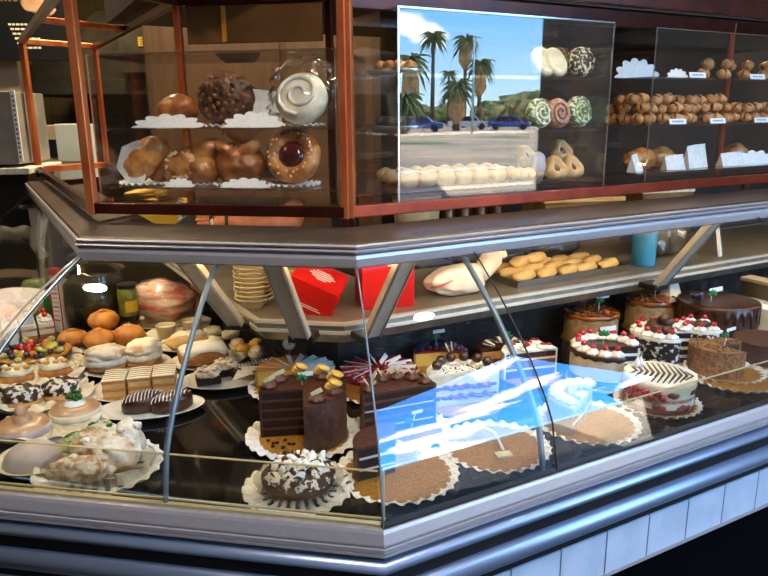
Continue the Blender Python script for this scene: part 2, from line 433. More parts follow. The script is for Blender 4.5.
# low clear guards just inside the glass
def guard(fn, u, s0, s1, r, top):
    m = MB(); q = [fn(s0, .050), fn(s1, .050), fn(s1, .055), fn(s0, .055)]
    m.prism([p[:2] for p in q], DZ, top); part(m, 'guard_panel', 'guard_acrylic')
    e = MB(); q = [fn(s0, .0492), fn(s1, .0492), fn(s1, .0558), fn(s0, .0558)]; e.prism([p[:2] for p in q], top, top+.0013)
    part(e, 'guard_edge', 'edge_seal')
guard(FC, UC, -.955, -.02, RC, .894); guard(FR, UR, .03, 3.1, RR, .896)
m_ = MB(); m_.box(FR(.03, .0525, (DZ+.896)/2), (.003, .007, .12), RR); part(m_, 'guard_edge', 'edge_seal')
m_ = MB(); sweep(m_, [B0, A0], [(.008, .797), (.020, .797), (.020, .802), (.008, .802)]); sweep(m_, [B0, A0], [(.026, .80), (.031, .80), (.031, .804), (.026, .804)]); part(m_, 'glass_seal', 'edge_seal', label='pale seal along the foot of the middle glass')
m_ = MB(); sweep(m_, [A0, far_r], [(-.002, .795), (.014, .795), (.014, .803), (-.002, .803)]); part(m_, 'glass_seal', 'black_rubber')
# top rail and cap
m_ = MB(); sweep(m_, LINE, [(0.38, 1.250), (0.347, 1.249), (0.3425, 1.252), (0.34, 1.262), (0.338, 1.272), (0.341, 1.280), (0.35, 1.283), (0.38, 1.283)], smooth=False)
part(m_, 'top_rail', 'aluminium')
m_ = MB(); sweep(m_, LINE, [(0.35, 1.283), (0.35, 1.287), (0.336, 1.288), (0.333, 1.291), (0.336, 1.294), (0.348, 1.295), (0.348, 1.298), (0.336, 1.299), (0.333, 1.303), (0.337, 1.306), (0.38, 1.306), (0.38, 1.283)])
part(m_, 'rail_lip', 'aluminium')
m_ = MB(); sweep(m_, LINE, [(0.341, 1.3055), (0.346, 1.311), (0.548, 1.313), (0.548, 1.29), (0.52, 1.29), (0.38, 1.30)]); part(m_, 'top_cap', 'cap_metal', label='brownish grey metal top ledge')
m_ = MB(); sweep(m_, LINE, [(0.36, 1.251), (0.366, 1.251), (0.366, 1.245), (0.36, 1.245)]); part(m_, 'rail_seal', 'black_rubber')
# slanted struts with black feet
for fn, s, foot in ((FC, -.569, (.70, .985)), (FC, -.338, (.61, .985)), (FR, .282, (.60, .985)), (FR, 1.459, (.60, .985))):
    p, q = Vector(fn(s, .375, 1.262)), Vector(fn(s, foot[0]-.02, foot[1]+.008))
    m_ = MB(); m_.bar(p, q, .055, .022); o = part(m_, 'strut', 'strut_paint', .003)
    u = Vector((UC[0], UC[1], 0)) if fn is FC else Vector((UR[0], UR[1], 0)); d = (q-p).normalized(); e = d.cross(u).normalized()
    m_ = MB()
    for w in (-.021, .021): m_.bar(p+u*w+e*.0125, q+u*w+e*.0125, .004, .003)
    part(m_, 'strut_edge', 'aluminium')
    m_ = MB(); m_.box(fn(s, foot[0]+.005, foot[1]), (.075, .075, .022), RC if fn is FC else RR); part(m_, 'strut_foot', 'black_plastic', .004)
# lamp tube tucked behind the top rail
for a, b, fn in ((-.62, -.24, FC), (.22, 1.35, FR), (1.5, 2.9, FR)):
    m_ = MB(); m_.tube([fn(a, .385, 1.272), fn(b, .385, 1.272)], .009, 8); part(m_, 'lamp_tube', 'lamp_warm')
m_ = MB(); m_.tube([FL(.3, .385, 1.272), FL(1.5, .385, 1.272)], .009, 8); part(m_, 'lamp_tube', 'lamp_warm')
# base mouldings, tiles, plinth
m_ = MB(); sweep(m_, LINE, [(.012, .797), (-.006, .797), (-.009, .79), (-.014, .768), (-.014, .764), (.012, .764)]); part(m_, 'base_rail', 'aluminium')
m_ = MB(); sweep(m_, LINE, [(.012, .763), (-.010, .763), (-.011, .7615), (-.0165, .760), (-.0165, .751), (-.0125, .7495), (-.0165, .748), (-.0165, .742), (.012, .742)]); part(m_, 'base_lip', 'aluminium')
m_ = MB(); sweep(m_, LINE, [(.012, .7415), (-.004, .7415), (-.004, .7385), (-.010, .738), (-.010, .7365), (-.004, .736), (-.004, .73), (.012, .73)]); part(m_, 'base_groove', 'black_rubber')
m_ = MB(); sweep(m_, LINE, [(.012, .7295), (-.004, .7295), (-.014, .7265), (-.021, .720), (-.0235, .713), (-.022, .707), (-.016, .702), (-.006, .700), (.012, .700)], smooth=True); part(m_, 'bumper_rail', 'bumper')
m_ = MB(); sweep(m_, LINE, [(.012, .6995), (-.002, .6995), (-.002, .664), (.012, .664)]); part(m_, 'dark_band', 'dark_band')
m_ = MB(); sweep(m_, LINE, [(.012, .6635), (-.004, .6635), (-.016, .657), (-.022, .645), (-.0225, .63), (-.018, .618), (-.008, .612), (.012, .612)], smooth=True); part(m_, 'lower_rail', 'bumper')
m_ = MB(); sweep(m_, LINE, [(.012, .6115), (0, .6115), (0, .608), (-.006, .607), (-.006, .599), (.004, .598), (.004, .583), (.012, .583)]); part(m_, 'lower_trim', 'dark_band')
m_ = MB(); sweep(m_, LINE, [(.012, .5825), (0, .5825), (0, .462), (.012, .462)]); part(m_, 'tile_row', 'base_tile', label='row of pale square tiles along the base')
m_ = MB(); sweep(m_, LINE, [(.03, .4615), (-.003, .4615), (-.003, .452), (.03, .452)]); part(m_, 'tile_trim', 'aluminium')
m_ = MB(); sweep(m_, LINE, [(.07, .452), (.04, .452), (.04, 0), (.07, 0)]); part(m_, 'plinth', 'plinth')

# ================================================================== COPPER RACKS
def post(mb, fn, s, i, z0, z1, w=.026): mb.bar(fn(s, i, z0), fn(s, i, z1), w)
rack = thing('copper_rack', 'copper tube rack at left holding the two tier clear pastry box', 'rack', FC(-.55, .75, 1.3125))
def rpart(mb, name, m, root, bevel=.003, label=None):
    o = mb.build(name, m, root, world=True, bevel=bevel)
    if label: o['label'] = label
ZB, ZT, ZTR = 1.345, 1.945, 1.955
CL = (-.925, .565); CLb = (-.82, .965); CRf = (-.197, .565); CRb = (-.33, .965)
def crn(s, i, z): return FC(s, i, z)
f0, b0, f1, b1 = FC(*CL), FC(*CLb), FC(*CRf), FC(*CRb)
def along(p, u, d): return (p[0]+u[0]*d, p[1]+u[1]*d)
lf, lb = along(f0, UL, 1.72), along(b0, UL, 1.62)
def z(p, h): return (p[0], p[1], h)
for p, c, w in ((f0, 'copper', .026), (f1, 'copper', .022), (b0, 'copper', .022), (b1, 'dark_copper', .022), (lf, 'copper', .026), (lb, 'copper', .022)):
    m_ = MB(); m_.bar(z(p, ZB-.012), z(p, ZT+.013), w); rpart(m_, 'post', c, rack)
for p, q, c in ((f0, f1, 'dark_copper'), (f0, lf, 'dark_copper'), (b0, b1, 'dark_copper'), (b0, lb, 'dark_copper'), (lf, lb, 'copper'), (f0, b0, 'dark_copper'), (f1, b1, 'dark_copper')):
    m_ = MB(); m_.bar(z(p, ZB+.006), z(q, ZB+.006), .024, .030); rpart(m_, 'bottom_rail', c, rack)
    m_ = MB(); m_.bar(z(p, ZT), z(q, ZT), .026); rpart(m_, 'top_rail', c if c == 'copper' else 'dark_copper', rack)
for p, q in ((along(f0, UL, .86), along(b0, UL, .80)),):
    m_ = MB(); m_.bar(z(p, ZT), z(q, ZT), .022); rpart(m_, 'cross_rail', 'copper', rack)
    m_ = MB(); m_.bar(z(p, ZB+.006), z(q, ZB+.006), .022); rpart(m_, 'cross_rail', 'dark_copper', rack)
for p in (f1, lf):
    m_ = MB(); m_.bar(z(p, 1.3125), z(p, ZB-.01), .02); rpart(m_, 'foot', 'dark_copper', rack)
m_ = MB(); m_.bar(z(along(b0, UC, .03), 1.875), z(along(b1, UC, -.02), 1.875), .008, .115); rpart(m_, 'header_panel', 'bronze_panel', rack, label='dark bronze panel across the back of the rack')
m_ = MB(); e_ = along(b0, UC, .155); m_.box((e_[0]-NC[0]*.006, e_[1]-NC[1]*.006, 1.875), (.014, .004, .105), RC); rpart(m_, 'painted_streak', 'streak_orange', rack, 0, label='narrow orange strip imitating a reflected lamp streak')  # raised strip coloured bright to imitate a lamp streak reflected in the panel

rack2 = thing('copper_rack', 'long copper tube rack at right holding the three tier clear pastry boxes', 'rack', FR(1.5, .75, 1.3125))
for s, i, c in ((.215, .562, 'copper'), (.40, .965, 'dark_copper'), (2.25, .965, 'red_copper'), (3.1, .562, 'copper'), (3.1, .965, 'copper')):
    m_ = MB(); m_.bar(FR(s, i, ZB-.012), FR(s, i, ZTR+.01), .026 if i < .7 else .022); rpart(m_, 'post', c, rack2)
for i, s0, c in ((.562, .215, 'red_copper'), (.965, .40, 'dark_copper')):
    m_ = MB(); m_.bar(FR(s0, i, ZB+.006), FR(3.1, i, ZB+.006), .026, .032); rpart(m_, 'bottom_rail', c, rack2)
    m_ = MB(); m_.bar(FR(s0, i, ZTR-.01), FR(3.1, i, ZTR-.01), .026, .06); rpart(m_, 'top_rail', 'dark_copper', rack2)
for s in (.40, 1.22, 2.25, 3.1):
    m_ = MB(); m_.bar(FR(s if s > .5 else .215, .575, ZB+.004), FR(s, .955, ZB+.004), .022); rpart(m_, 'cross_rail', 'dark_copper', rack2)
for s, i in ((.215, .555), (1.86, .562), (3.1, .562)):
    m_ = MB(); m_.bar(FR(s, i, 1.3125 if i < .56 or s > .3 else 1.3125), FR(s, i, ZB-.01), .02); rpart(m_, 'foot', 'dark_copper', rack2)

# ================================================================== CLEAR ACRYLIC BOXES
def acrylic_box(label, fn, rz, s0, s1, i0, i1, z0, z1, shelves):
    c = fn((s0+s1)/2, (i0+i1)/2, z0); W, D, H = s1-s0, i1-i0, z1-z0; t = .006
    r = thing('pastry_box', label, 'pastry box', c, rz)
    for n, p, d in (('base_panel', (0, 0, t/2), (W, D, t)), ('lid', (0, 0, H-t/2), (W, D, t)),
                    ('side_panel', (-W/2+t/2, 0, H/2), (t, D, H-2*t)), ('side_panel', (W/2-t/2, 0, H/2), (t, D, H-2*t)),
                    ('front_panel', (0, -D/2+t/2, H/2), (W-2*t, t, H-2*t))):
        m = MB(); m.box(p, d); m.build(n, 'acrylic', r)
    for x in (-W/2+.002, W/2-.002):                         # polished edges catch the light
        m = MB(); m.box((x, -D/2-.001, H/2), (.004, .003, H)); m.build('front_edge', 'edge_clear', r)
    m = MB(); m.box((0, -D/2-.001, H-.002), (W, .003, .004)); m.build('front_edge', 'edge_clear', r)
    for zs in shelves:
        m = MB(); m.box((0, .012, zs-z0-.003), (W-2*t-.004, D-2*t-.03, .006)); sh = m.build('shelf', 'acrylic', r)
        m = MB(); m.box((0, .012-(D-2*t-.03)/2-.003, zs-z0-.002), (W-2*t-.006, .005, .009)); m.build('shelf_lip', 'acrylic', sh)
    return r
acrylic_box('clear two tier acrylic box of large pastries in the left rack', FC, RC, -.905, -.212, .5795, .93, 1.3665, 1.762, [1.405, 1.567])
acrylic_box('clear three tier acrylic box of cookies reflecting palm trees', FR, RR, .36, 1.128, .563, .93, 1.3675, 1.868, [1.393, 1.548, 1.703])
acrylic_box('clear three tier acrylic box of rugelach at the right end', FR, RR, 1.315, 2.65, .563, .93, 1.3675, 1.862, [1.395, 1.555, 1.712])
# ================================================================== CAKES AND PASTRIES ON THE DECK
rnd = random.Random(3)
def doily(label, loc, r, group='paper doilies on the deck', n=26, lift=.012, rot=None, rz=0):
    m = MB(); seg = n*6
    def mod(a, k, rr, zz):
        e = abs(sin(a*n/2)); return (rr*(1+(.045*e if k >= 3 else 0)), zz+(.004*sin(a*n) if k >= 3 else 0))
    m.lathe([(0, 0), (r*.70, 0), (r*.86, lift*.25), (r, lift), (r*1.0, lift+.001), (r*.85, lift*.25+.001), (r*.70, .001), (0, .001)], seg, mod)
    return solo('paper_doily', m, 'doily', label, 'doily', loc, rz, group, rot)
def board(label, loc, r): 
    m = MB(); m.lathe([(0, 0), (r, 0), (r, .004), (0, .004)], 56, smooth=False)
    return solo('cake_board', m, 'gold_board', label, 'cake board', loc, 0, 'gold cake boards')
def plate(label, loc, r, ry=None, rz=0):
    m = MB(); m.lathe([(0, .004), (r*.62, .004), (r*.72, .007), (r*.95, .017), (r, .019), (r*1.005, .0175), (r*.97, .0145), (r*.7, .002), (r*.6, 0), (0, 0)], 56, M=Matrix.Diagonal((1, (ry or r)/r, 1, 1)))
    return solo('plate', m, 'plate_white', label, 'plate', loc, rz, 'white serving plates')
def ringpts(r, a0, a1, n): return [(r*cos(a0+(a1-a0)*(k+.5)/n), r*sin(a0+(a1-a0)*(k+.5)/n)) for k in range(n)]
def rosette(root, p, r, m, name='cream_rosette', h=None):
    mb = MB(); h = h or r*1.25
    mb.lathe([(r*.8, 0), (r, h*.22), (r*.93, h*.42), (r*.62, h*.62), (r*.5, h*.78), (r*.16, h*.97), (0, h)], 30, lambda a, k, rr, zz: (rr*(1+.11*sin(7*a+k*.9)), zz))
    o = mb.build(name, m, root); o.location = p; return o
def ball(root, p, r, m, name, sq=1.0, amp=.03):
    mb = MB(); mb.blob((0, 0, 0), (r, r, r*sq), rnd.randint(0, 99), amp, 1.5, 2); o = mb.build(name, m, root); o.location = p; return o
def cake(name, label, loc, r, h, a0=0, a1=360, layers=None, core='choc_sponge', fill='chocolate', frost='choc_frost', top=None, n=4, t=.006, wob=0, cat='cake', z0=0, bare=False):
    """cake (or the part of it still standing between angles a0 and a1) with its layers inside a coat of frosting"""
    root = thing(name, label, cat, loc); A_, Z_ = rad(a0), rad(a1); full = a1-a0 >= 360
    seq = layers or [(core, .72), (fill, .28)]*(n-1)+[(core, .72)]
    tot = sum(q[1] for q in seq); z = z0; H = h-t
    ins = t if not full else t
    for k, (mm, w) in enumerate(seq):
        dz = (H-z0)*w/tot
        mb = MB(); rr = (r-.002 if bare else r-t)-(.0016 if k % 2 else 0)
        mb.sector(rr, z, z+dz, A_, Z_, 48, M=None)
        mb.build('sponge_layer' if k % 2 == 0 else 'filling_layer', mm, root); z += dz
    if not bare: mb = MB(); mb.sector(r, z0, h-t, A_, Z_, 64, rin=r-t+.0003, wob=wob); mb.build('side_frosting', frost, root)
    mb = MB(); mb.sector(r+.0005, h-t, h, A_, Z_, 64, wob=wob); mb.build('top_frosting', top or frost, root)
    return root
def drips(root, r, h, a0, a1, n, m, seed=1, lo=.15, hi=.5, t=.004):
    rr = random.Random(seed); mb = MB(); A_, Z_ = rad(a0), rad(a1); N_ = n*8; vs = []; 
    L_ = [rr.uniform(lo, hi)*h for _ in range(n+1)]
    for j in range(N_+1):
        a = A_+(Z_-A_)*j/N_; k = j//8; f = (j % 8)/8; b = .5-.5*cos(2*pi*f); d = .10*h+L_[k]*b
        for q in ((r, h+.003), (r+t, h-.002), (r+t, h-d+.003), (r+.001, h-d)): vs.append((q[0]*cos(a), q[0]*sin(a), q[1]))
    fs = [(j*4+k, j*4+4+k, j*4+5+k, j*4+1+k) for j in range(N_) for k in range(3)]
    mb.add(vs, fs, True); mb.build('glaze_drips', m, root)
def price_tag(label, loc, rz=0, lean=.0, leaf='tag_green', card=True, h=.05, w=.045):
    t = thing('price_tag', label, 'price tag', loc, rz, 'price tags in the cakes')
    m = MB(); m.tube([(0, 0, -.012), (lean, 0, h)], .0012, 6); m.build('stick', 'label_white', t)
    if card: m = MB(); m.box((lean+w*.35, -.002, h), (w, .0015, w*.30), M=Matrix.Rotation(-.12, 4, 'Y')); m.build('card', 'label_white', t)
    if leaf:
        m = MB()
        for k in range(5):
            a = pi*(.1+.2*k); p = [(0, -.003, h*.55)]+[(w*.42*q*cos(a), -.003, h*.55+w*.42*q*sin(a)) for q in (.35, .7, 1)]
            m.tube(p, [.002, .006, .0055, .001], 5)
        m.build('leaf', leaf, t)
    return t

# ---- chocolate layer cake at the middle of the front row (a quarter cut away)
P0 = (-.213, 1.668)
doily('white lace doily under the tall chocolate cake in the middle', (*P0, DZ), .148)
board('gold board under the tall chocolate cake in the middle', (*P0, DZ+.003), .118)
c = cake('chocolate_cake', 'tall dark chocolate layer cake with its front left quarter cut away', (*P0, DZ+.0075), .113, .128, -83, 188, n=5, core='choc_sponge', fill='choc_rosette', frost='choc_frost', wob=.01)
for k, a in enumerate((-60, -20, 20, 60, 100, 140, 172)):
    x, y = .088*cos(rad(a)), .088*sin(rad(a)); rosette(c, (x, y, .1275), .021, 'choc_rosette', 'chocolate_rosette', .022)
    if a in (-60, 172, 140): 
        m = MB(); m.box((0, 0, 0), (.03, .0035, .011), M=Matrix.Rotation(-.5, 4, 'Y')); o = m.build('white_chocolate_stick', 'pale_cookie', c); o.location = (x, y-.004, .153)
    else:
        for j in range(3):
            m = MB(); m.lathe([(0, -.003), (.014, -.002), (.0145, .002), (0, .003)], 20, M=Matrix.Diagonal((1.3, .8, 1, 1))); o = m.build('cream_coin', 'cheesecake', c); o.location = (x-.006+.006*j, y-.004*j, .149+.006*j); o.rotation_euler = (.5, .2*j, .5)
m = MB(); 
for k in range(9): m.blob((rnd.uniform(-.09, -.02), rnd.uniform(-.085, -.03), .003), (.006, .005, .004), k, .3, 2, 1)
solo('cake_crumbs', m, 'choc_sponge', 'chocolate crumbs on the gold board in the cut away quarter', 'crumbs', (*P0, DZ+.0075))['kind'] = 'stuff'
t = price_tag('green tag standing behind the tall chocolate cake', (P0[0]-.005, P0[1]+.03, DZ+.135), 0, 0, 'tag_green', True, .03, .04)

# ---- second chocolate cake, cut in half, behind the corner of the glass
P1 = (.045, 1.70)
doily('white lace doily under the half chocolate cake at the glass corner', (*P1, DZ), .128)
board('gold board under the half chocolate cake at the glass corner', (*P1, DZ+.003), .108)
c = cake('chocolate_cake', 'half of a chocolate layer cake with pale cream lines behind the glass corner', (P1[0]-.005, P1[1]-.01, DZ+.0075), .106, .115, 22, 202, layers=[('choc_sponge', .5), ('lilac_mousse', .13), ('choc_sponge', .5), ('choc_rosette', .24), ('choc_sponge', .45), ('lilac_mousse', .13), ('choc_sponge', .45), ('choc_rosette', .24), ('choc_sponge', .4)], frost='choc_frost')
for k, a in enumerate((35, 65, 95, 125, 155, 185)):
    x, y = .082*cos(rad(a)), .082*sin(rad(a)); rosette(c, (x, y, .1145), .019, 'choc_rosette', 'chocolate_rosette', .02)
    m = MB(); m.tube([(0, 0, 0), (.012*(-1)**k, -.01, .026)], .003, 6); o = m.build('wafer_stick', 'pale_cookie', c); o.location = (x, y-.004, .128)
    m = MB(); m.tube([(0, 0, 0), (-.012*(-1)**k, -.006, .02)], .0025, 6); o = m.build('wafer_stick', 'cookie', c); o.location = (x+.006, y-.008, .128)
price_tag('small green and white tag leaning on the half chocolate cake', (.062, 1.655, DZ+.02), .3, .018, 'tag_green', True, .05, .03)

# ---- cheesecake with paper divided slices and the red glazed one beside it
P2 = (-.275, 2.00)
doily('white doily under the golden cheesecake', (*P2, DZ), .142); board('gold board under the golden cheesecake', (*P2, DZ+.003), .13)
c = cake('cheesecake', 'golden cheesecake with white papers between its slices', (*P2, DZ+.0075), .123, .058, -58, 186, layers=[('crust', .15), ('cheesecake', .8)], frost='crust', top='bun_gold', t=.004)
for a in range(-50, 182, 22):
    m = MB(); q = .03; m.prism([(.03, -.008), (.116, -.012), (.122, .020), (.04, .016)], -.0006, .0006, Matrix.Rotation(rad(a), 4, 'Z') @ Matrix.Rotation(rad(24), 4, 'X') @ Matrix.Translation((0, 0, .003))); o = m.build('slice_paper', 'paper_white', c); o.location = (0, 0, .054)
t = thing('clock_pick', 'little silver round clock on a stick over the golden cheesecake', 'ornament', (-.305, 2.09, DZ+.066))
m = MB(); m.tube([(0, 0, -.03), (0, 0, .03)], .0015, 6); m.build('stick', 'steel', t)
m = MB(); m.lathe([(.017, -.004), (.021, -.004), (.021, .004), (.017, .004), (.017, -.004)], 28, M=Matrix.Translation((0, 0, .05)) @ Matrix.Rotation(pi/2, 4, 'X')); m.build('rim', 'steel', t)
m = MB(); m.lathe([(0, 0), (.017, 0), (.017, .003), (0, .003)], 28, M=Matrix.Translation((0, 0, .05)) @ Matrix.Rotation(pi/2, 4, 'X'), smooth=False); m.build('dial', 'label_white', t)
m = MB(); m.box((0, -.0042, .055), (.0018, .001, .012)); m.box((.004, -.0042, .05), (.009, .001, .0018)); m.build('clock_hand', 'black_plastic', t)
P3 = (-.020, 1.995)
doily('white doily under the red glazed fruit tart', (*P3, DZ), .142); board('gold board under the red glazed fruit tart', (*P3, DZ+.003), .13)
c = cake('fruit_tart', 'round tart with shiny red glazed strawberries and papers between slices', (*P3, DZ+.0075), .125, .05, 0, 360, layers=[('crust', .3), ('cheesecake', .7)], frost='crust', top='red_jelly', t=.004, cat='tart')
for ring, n_, rr_ in ((.106, 20, .016), (.078, 15, .017), (.048, 10, .017), (.018, 4, .017)):
    for k in range(n_):
        a = 2*pi*(k+.5)/n_; m = MB(); m.blob((0, 0, 0), (rr_*1.15, rr_*.85, rr_*.8), k, .12, 2, 2); o = m.build('glazed_strawberry', 'red_jelly', c); o.location = (ring*cos(a), ring*sin(a), .053); o.rotation_euler = (0, 0, a)
for k in range(14):
    m = MB(); m.prism([(.03, 0), (.112, -.003), (.118, .012), (.04, .012)], -.0006, .0006, Matrix.Rotation(2*pi*k/14, 4, 'Z') @ Matrix.Rotation(rad(40), 4, 'X') @ Matrix.Translation((0, 0, .006))); o = m.build('slice_paper', 'paper_white', c); o.location = (0, 0, .056)

# ---- whipped chocolate pie in a glass dish at the very front
P4 = (-.196, 1.402)
doily('white lace doily under the glass dish of chocolate pie', (*P4, DZ), .122, n=22)
def glass_dish(label, loc, r, h):
    m = MB(); m.lathe([(0, .003), (r*.8, .003), (r*.97, h*.8), (r*1.06, h), (r*1.06, h+.003), (r*.93, h*.8+.003), (r*.76, .007), (0, .007)], 48)
    return solo('glass_dish', m, 'dish_glass', label, 'dish', loc, 0, 'clear glass dishes')
glass_dish('clear glass dish holding the whipped chocolate pie', (*P4, DZ+.001), .096, .03)
t = thing('chocolate_pie', 'chocolate pie heaped with whipped cream and dark shavings in a glass dish', 'pie', (*P4, DZ+.009))
m = MB(); m.lathe([(0, 0), (.068, 0), (.083, .022), (.083, .036), (.07, .046), (0, .048)], 40, lambda a, k, r, z: (r*(1+.03*noise.noise((cos(a)*4, sin(a)*4, k))), z)); m.build('filling', 'choc_frost', t)
m = MB(); m.lathe([(.082, .032), (.076, .044), (.058, .054), (.03, .060), (0, .062)], 60, lambda a, k, r, z: (r*(1+.16*noise.noise((cos(a)*3, sin(a)*3, k*.9))+.08*noise.noise((cos(a)*9, sin(a)*9, k))), z+.012*noise.noise((cos(a)*5, sin(a)*5, k*2)))); m.build('whipped_cream', 'curls', t)
for k in range(30):
    a = k*2.399; q = .07*math.sqrt((k+.5)/46); hh = .044+.020*(1-(q/.08)**1.4)
    m = MB(); m.blob((0, 0, 0), (.012+.004*(k % 3), .010, .009), k, .55, 2.6, 2); o = m.build('cream_dollop', 'whip' if k % 3 else 'curls', t); o.location = (q*cos(a), q*sin(a), hh); o.rotation_euler = (k, k*.7, k)
for k in range(22):
    a = rnd.uniform(0, 2*pi); q = .07*math.sqrt(rnd.random()); m = MB(); m.tube([(-.011, 0, 0), (0, .003, .003), (.011, 0, 0)], [.001, .003, .001], 5); o = m.build('chocolate_shaving', 'chocolate', t); o.location = (q*cos(a), q*sin(a), .056+.016*(1-q/.07)); o.rotation_euler = (rnd.uniform(-.6, .6), rnd.uniform(-.6, .6), rnd.uniform(0, 3))

# ---- cut cake and empty boards behind the low guard, right of the corner
P5 = FR(.150, .205)
doily('white doily under the gold board nearest the glass corner', (*P5[:2], DZ), .142); board('gold board nearest the glass corner under the last slices', (*P5[:2], DZ+.003), .127)
cake('chocolate_cake', 'last quarter of a dark chocolate cake on the board nearest the glass corner', (P5[0]-.005, P5[1]+.0, DZ+.0075), .098, .082, 88, 206, layers=[('choc_sponge', .6), ('lilac_mousse', .16), ('choc_sponge', .6), ('lilac_mousse', .16), ('choc_sponge', .5)], frost='choc_frost')
P6 = FR(.430, .195)
doily('white doily under the empty gold board by the grey glass joint', (*P6[:2], DZ), .136); board('empty gold board by the grey glass joint', (*P6[:2], DZ+.003), .122)
t = thing('cake_server', 'cream handled tool with a curved stem lying on the empty gold board', 'server', (P6[0]-.02, P6[1]+.01, DZ+.008), .2)
m = MB(); m.tube([(-.03, .06, .012), (.0, .045, .03), (.02, .0, .03), (.025, -.05, .006)], .004, 8); m.build('stem', 'label_white', t)
m = MB(); m.box((.02, -.065, .003), (.04, .025, .005)); m.build('blade', 'pale_cookie', t)

# ---- oreo topped white cake, strawberry cream slice
P7 = FR(.530, .475)
board('gold board under the white cake with dark chocolate balls', (*P7[:2], DZ), .115)
c = cake('white_cream_cake', 'half white cream cake with red jam layers and dark chocolate balls on top', (P7[0]-.003, P7[1]-.02, DZ+.0045), .108, .098, 12, 196, layers=[('cream', .45), ('jam', .16), ('cream', .4), ('jam', .2), ('cream', .7)], frost='cream', top='whip', t=.006)
for k, a in enumerate((25, 55, 85, 115, 145, 175)):
    x, y = .078*cos(rad(a)), .078*sin(rad(a)); rosette(c, (x, y, .097), .017, 'whip', h=.012); ball(c, (x, y, .117), .0155, 'choc_gloss', 'chocolate_ball', 1, .05)
m = MB()
for k in range(60):
    a = rad(rnd.uniform(15, 193)); q = .065*math.sqrt(rnd.random()); m.blob((q*cos(a), q*sin(a), .0985), (.003, .003, .0025), k, .2, 2, 1)
o = m.build('chocolate_flecks', 'sprinkle', c); o['kind'] = 'stuff'
for k in range(22):
    m = MB(); m.blob((0, 0, 0), (.009+.004*(k % 3), .006, .006+.003*(k % 2)), k, .45, 2.2, 2); o = m.build('raspberry', 'jam' if k % 4 else 'strawberry', c); q = -.095+.0175*(k % 11)+.004*sin(k*5); o.location = (q*cos(rad(12)), q*sin(rad(12))-.002, (.024, .053)[k // 11]+.003*sin(k*3))
P8 = FR(.835, .545)
board('gold board under the strawberry dotted cream cake', (*P8[:2], DZ), .10)
c = cake('strawberry_cream_cake', 'brown layered half cake topped with white cream and bits of strawberry', (P8[0], P8[1]-.02, DZ+.0045), .092, .088, 14, 196, layers=[('choc_frost', .4), ('cream', .12), ('pecan', .4), ('cream', .12), ('choc_frost', .3)], frost='whip', top='whip')
for k in range(13):
    a = rad(rnd.uniform(20, 190)); q = .078*math.sqrt(rnd.random()); rosette(c, (q*cos(a), q*sin(a), .087), .018, 'whip', h=.014)
    m = MB(); m.blob((0, 0, 0), (.009, .006, .005), k, .2, 2, 2); o = m.build('strawberry_piece', ('strawberry', 'orange_fruit', 'mint')[k % 3 if k % 4 == 0 else 0], c); o.location = (q*cos(a), q*sin(a), .102)

# ---- back row left of the black joint: blueberry cheesecake, chocolate nut bar cake
P9 = (.186, 2.17)
board('gold board under the blueberry cheesecake', (*P9, DZ), .095)
c = cake('blueberry_cheesecake', 'half yellow cheesecake covered with blueberries behind the red tart', (*P9, DZ+.0045), .09, .055, -15, 195, layers=[('crust', .15), ('cheesecake', .85)], frost='cheesecake', top='jam', t=.004)
for k in range(34):
    a = rad(rnd.uniform(-10, 190)); q = .082*math.sqrt(rnd.random()); ball(c, (q*cos(a), q*sin(a), .059+.004*rnd.random()), .0085, 'blueberry', 'blueberry')
for k in range(2):
    m = MB(); m.box((0, 0, 0), (.004, .012, .03), M=Matrix.Rotation(.3*(k-1.5), 4, 'Y')); o = m.build('white_chocolate_stick', 'pale_cookie', c); o.location = (.02+.016*k, .01*k-.02, .075)
price_tag('green tag standing in the blueberry cheesecake', (P9[0]-.012, P9[1]+.03, DZ+.068), .1, 0, 'tag_green', True, .05, .04)
P10 = (.43, 2.215)
board('gold board under the chocolate nut cake by the grille', (*P10, DZ), .118)
c = cake('chocolate_nut_cake', 'half chocolate topped cake with a pale nutty layer by the black grille', (P10[0]-.01, P10[1]-.035, DZ+.0045), .11, .062, 20, 200, layers=[('choc_sponge', .3), ('nut_crumb', .25), ('cookie', .5)], frost='chocolate', top='choc_gloss', t=.006)
for k in range(8):
    a = rad(30+20*k); m = MB(); m.prism([(-.02, -.003), (.02, -.008), (.024, .006), (-.018, .007)], -.001, .0012, Matrix.Rotation(a, 4, 'Z')); o = m.build('white_chocolate_shard', 'cream', c); o.location = (.07*cos(a), .07*sin(a), .066); o.rotation_euler = (.2*(-1)**k, .25, 0)
price_tag('bright green leaf tag in the chocolate nut cake', (P10[0]-.02, P10[1]+.0, DZ+.07), 0, 0, 'tag_green', False, .04, .06)
# ---- black and white forest cake with cherries (white side band)
P11 = (.70, 2.06)
board('gold board under the white sided cherry cake', (*P11, DZ), .122)
FB = [('choc_sponge', .5), ('whip', .28)]*3+[('choc_sponge', .5)]
c = cake('cherry_cake', 'cream sided cake with dark chocolate edge and a full ring of cherries', (*P11, DZ+.0045), .110, .102, 4, 282, layers=FB, frost='cream', top='choc_gloss', t=.007)
drips(c, .110, .102, 4, 282, 15, 'choc_gloss', 4, .03, .12)
m = MB(); m.sector(.1115, 0, .026, rad(4), rad(282), 60, rin=.1095); m.build('chocolate_foot', 'choc_frost', c)
for k in range(12):
    a = rad(14+23.5*k); rosette(c, (.089*cos(a), .089*sin(a), .1015), .0225, 'whip', h=.023); ball(c, (.089*cos(a), .089*sin(a), .128), .0098, 'cherry', 'cherry')
price_tag('white card with a green leaf in the ring of cherries', (P11[0]-.005, P11[1]+.02, DZ+.115), 0, 0, 'tag_green', True, .045, .05)
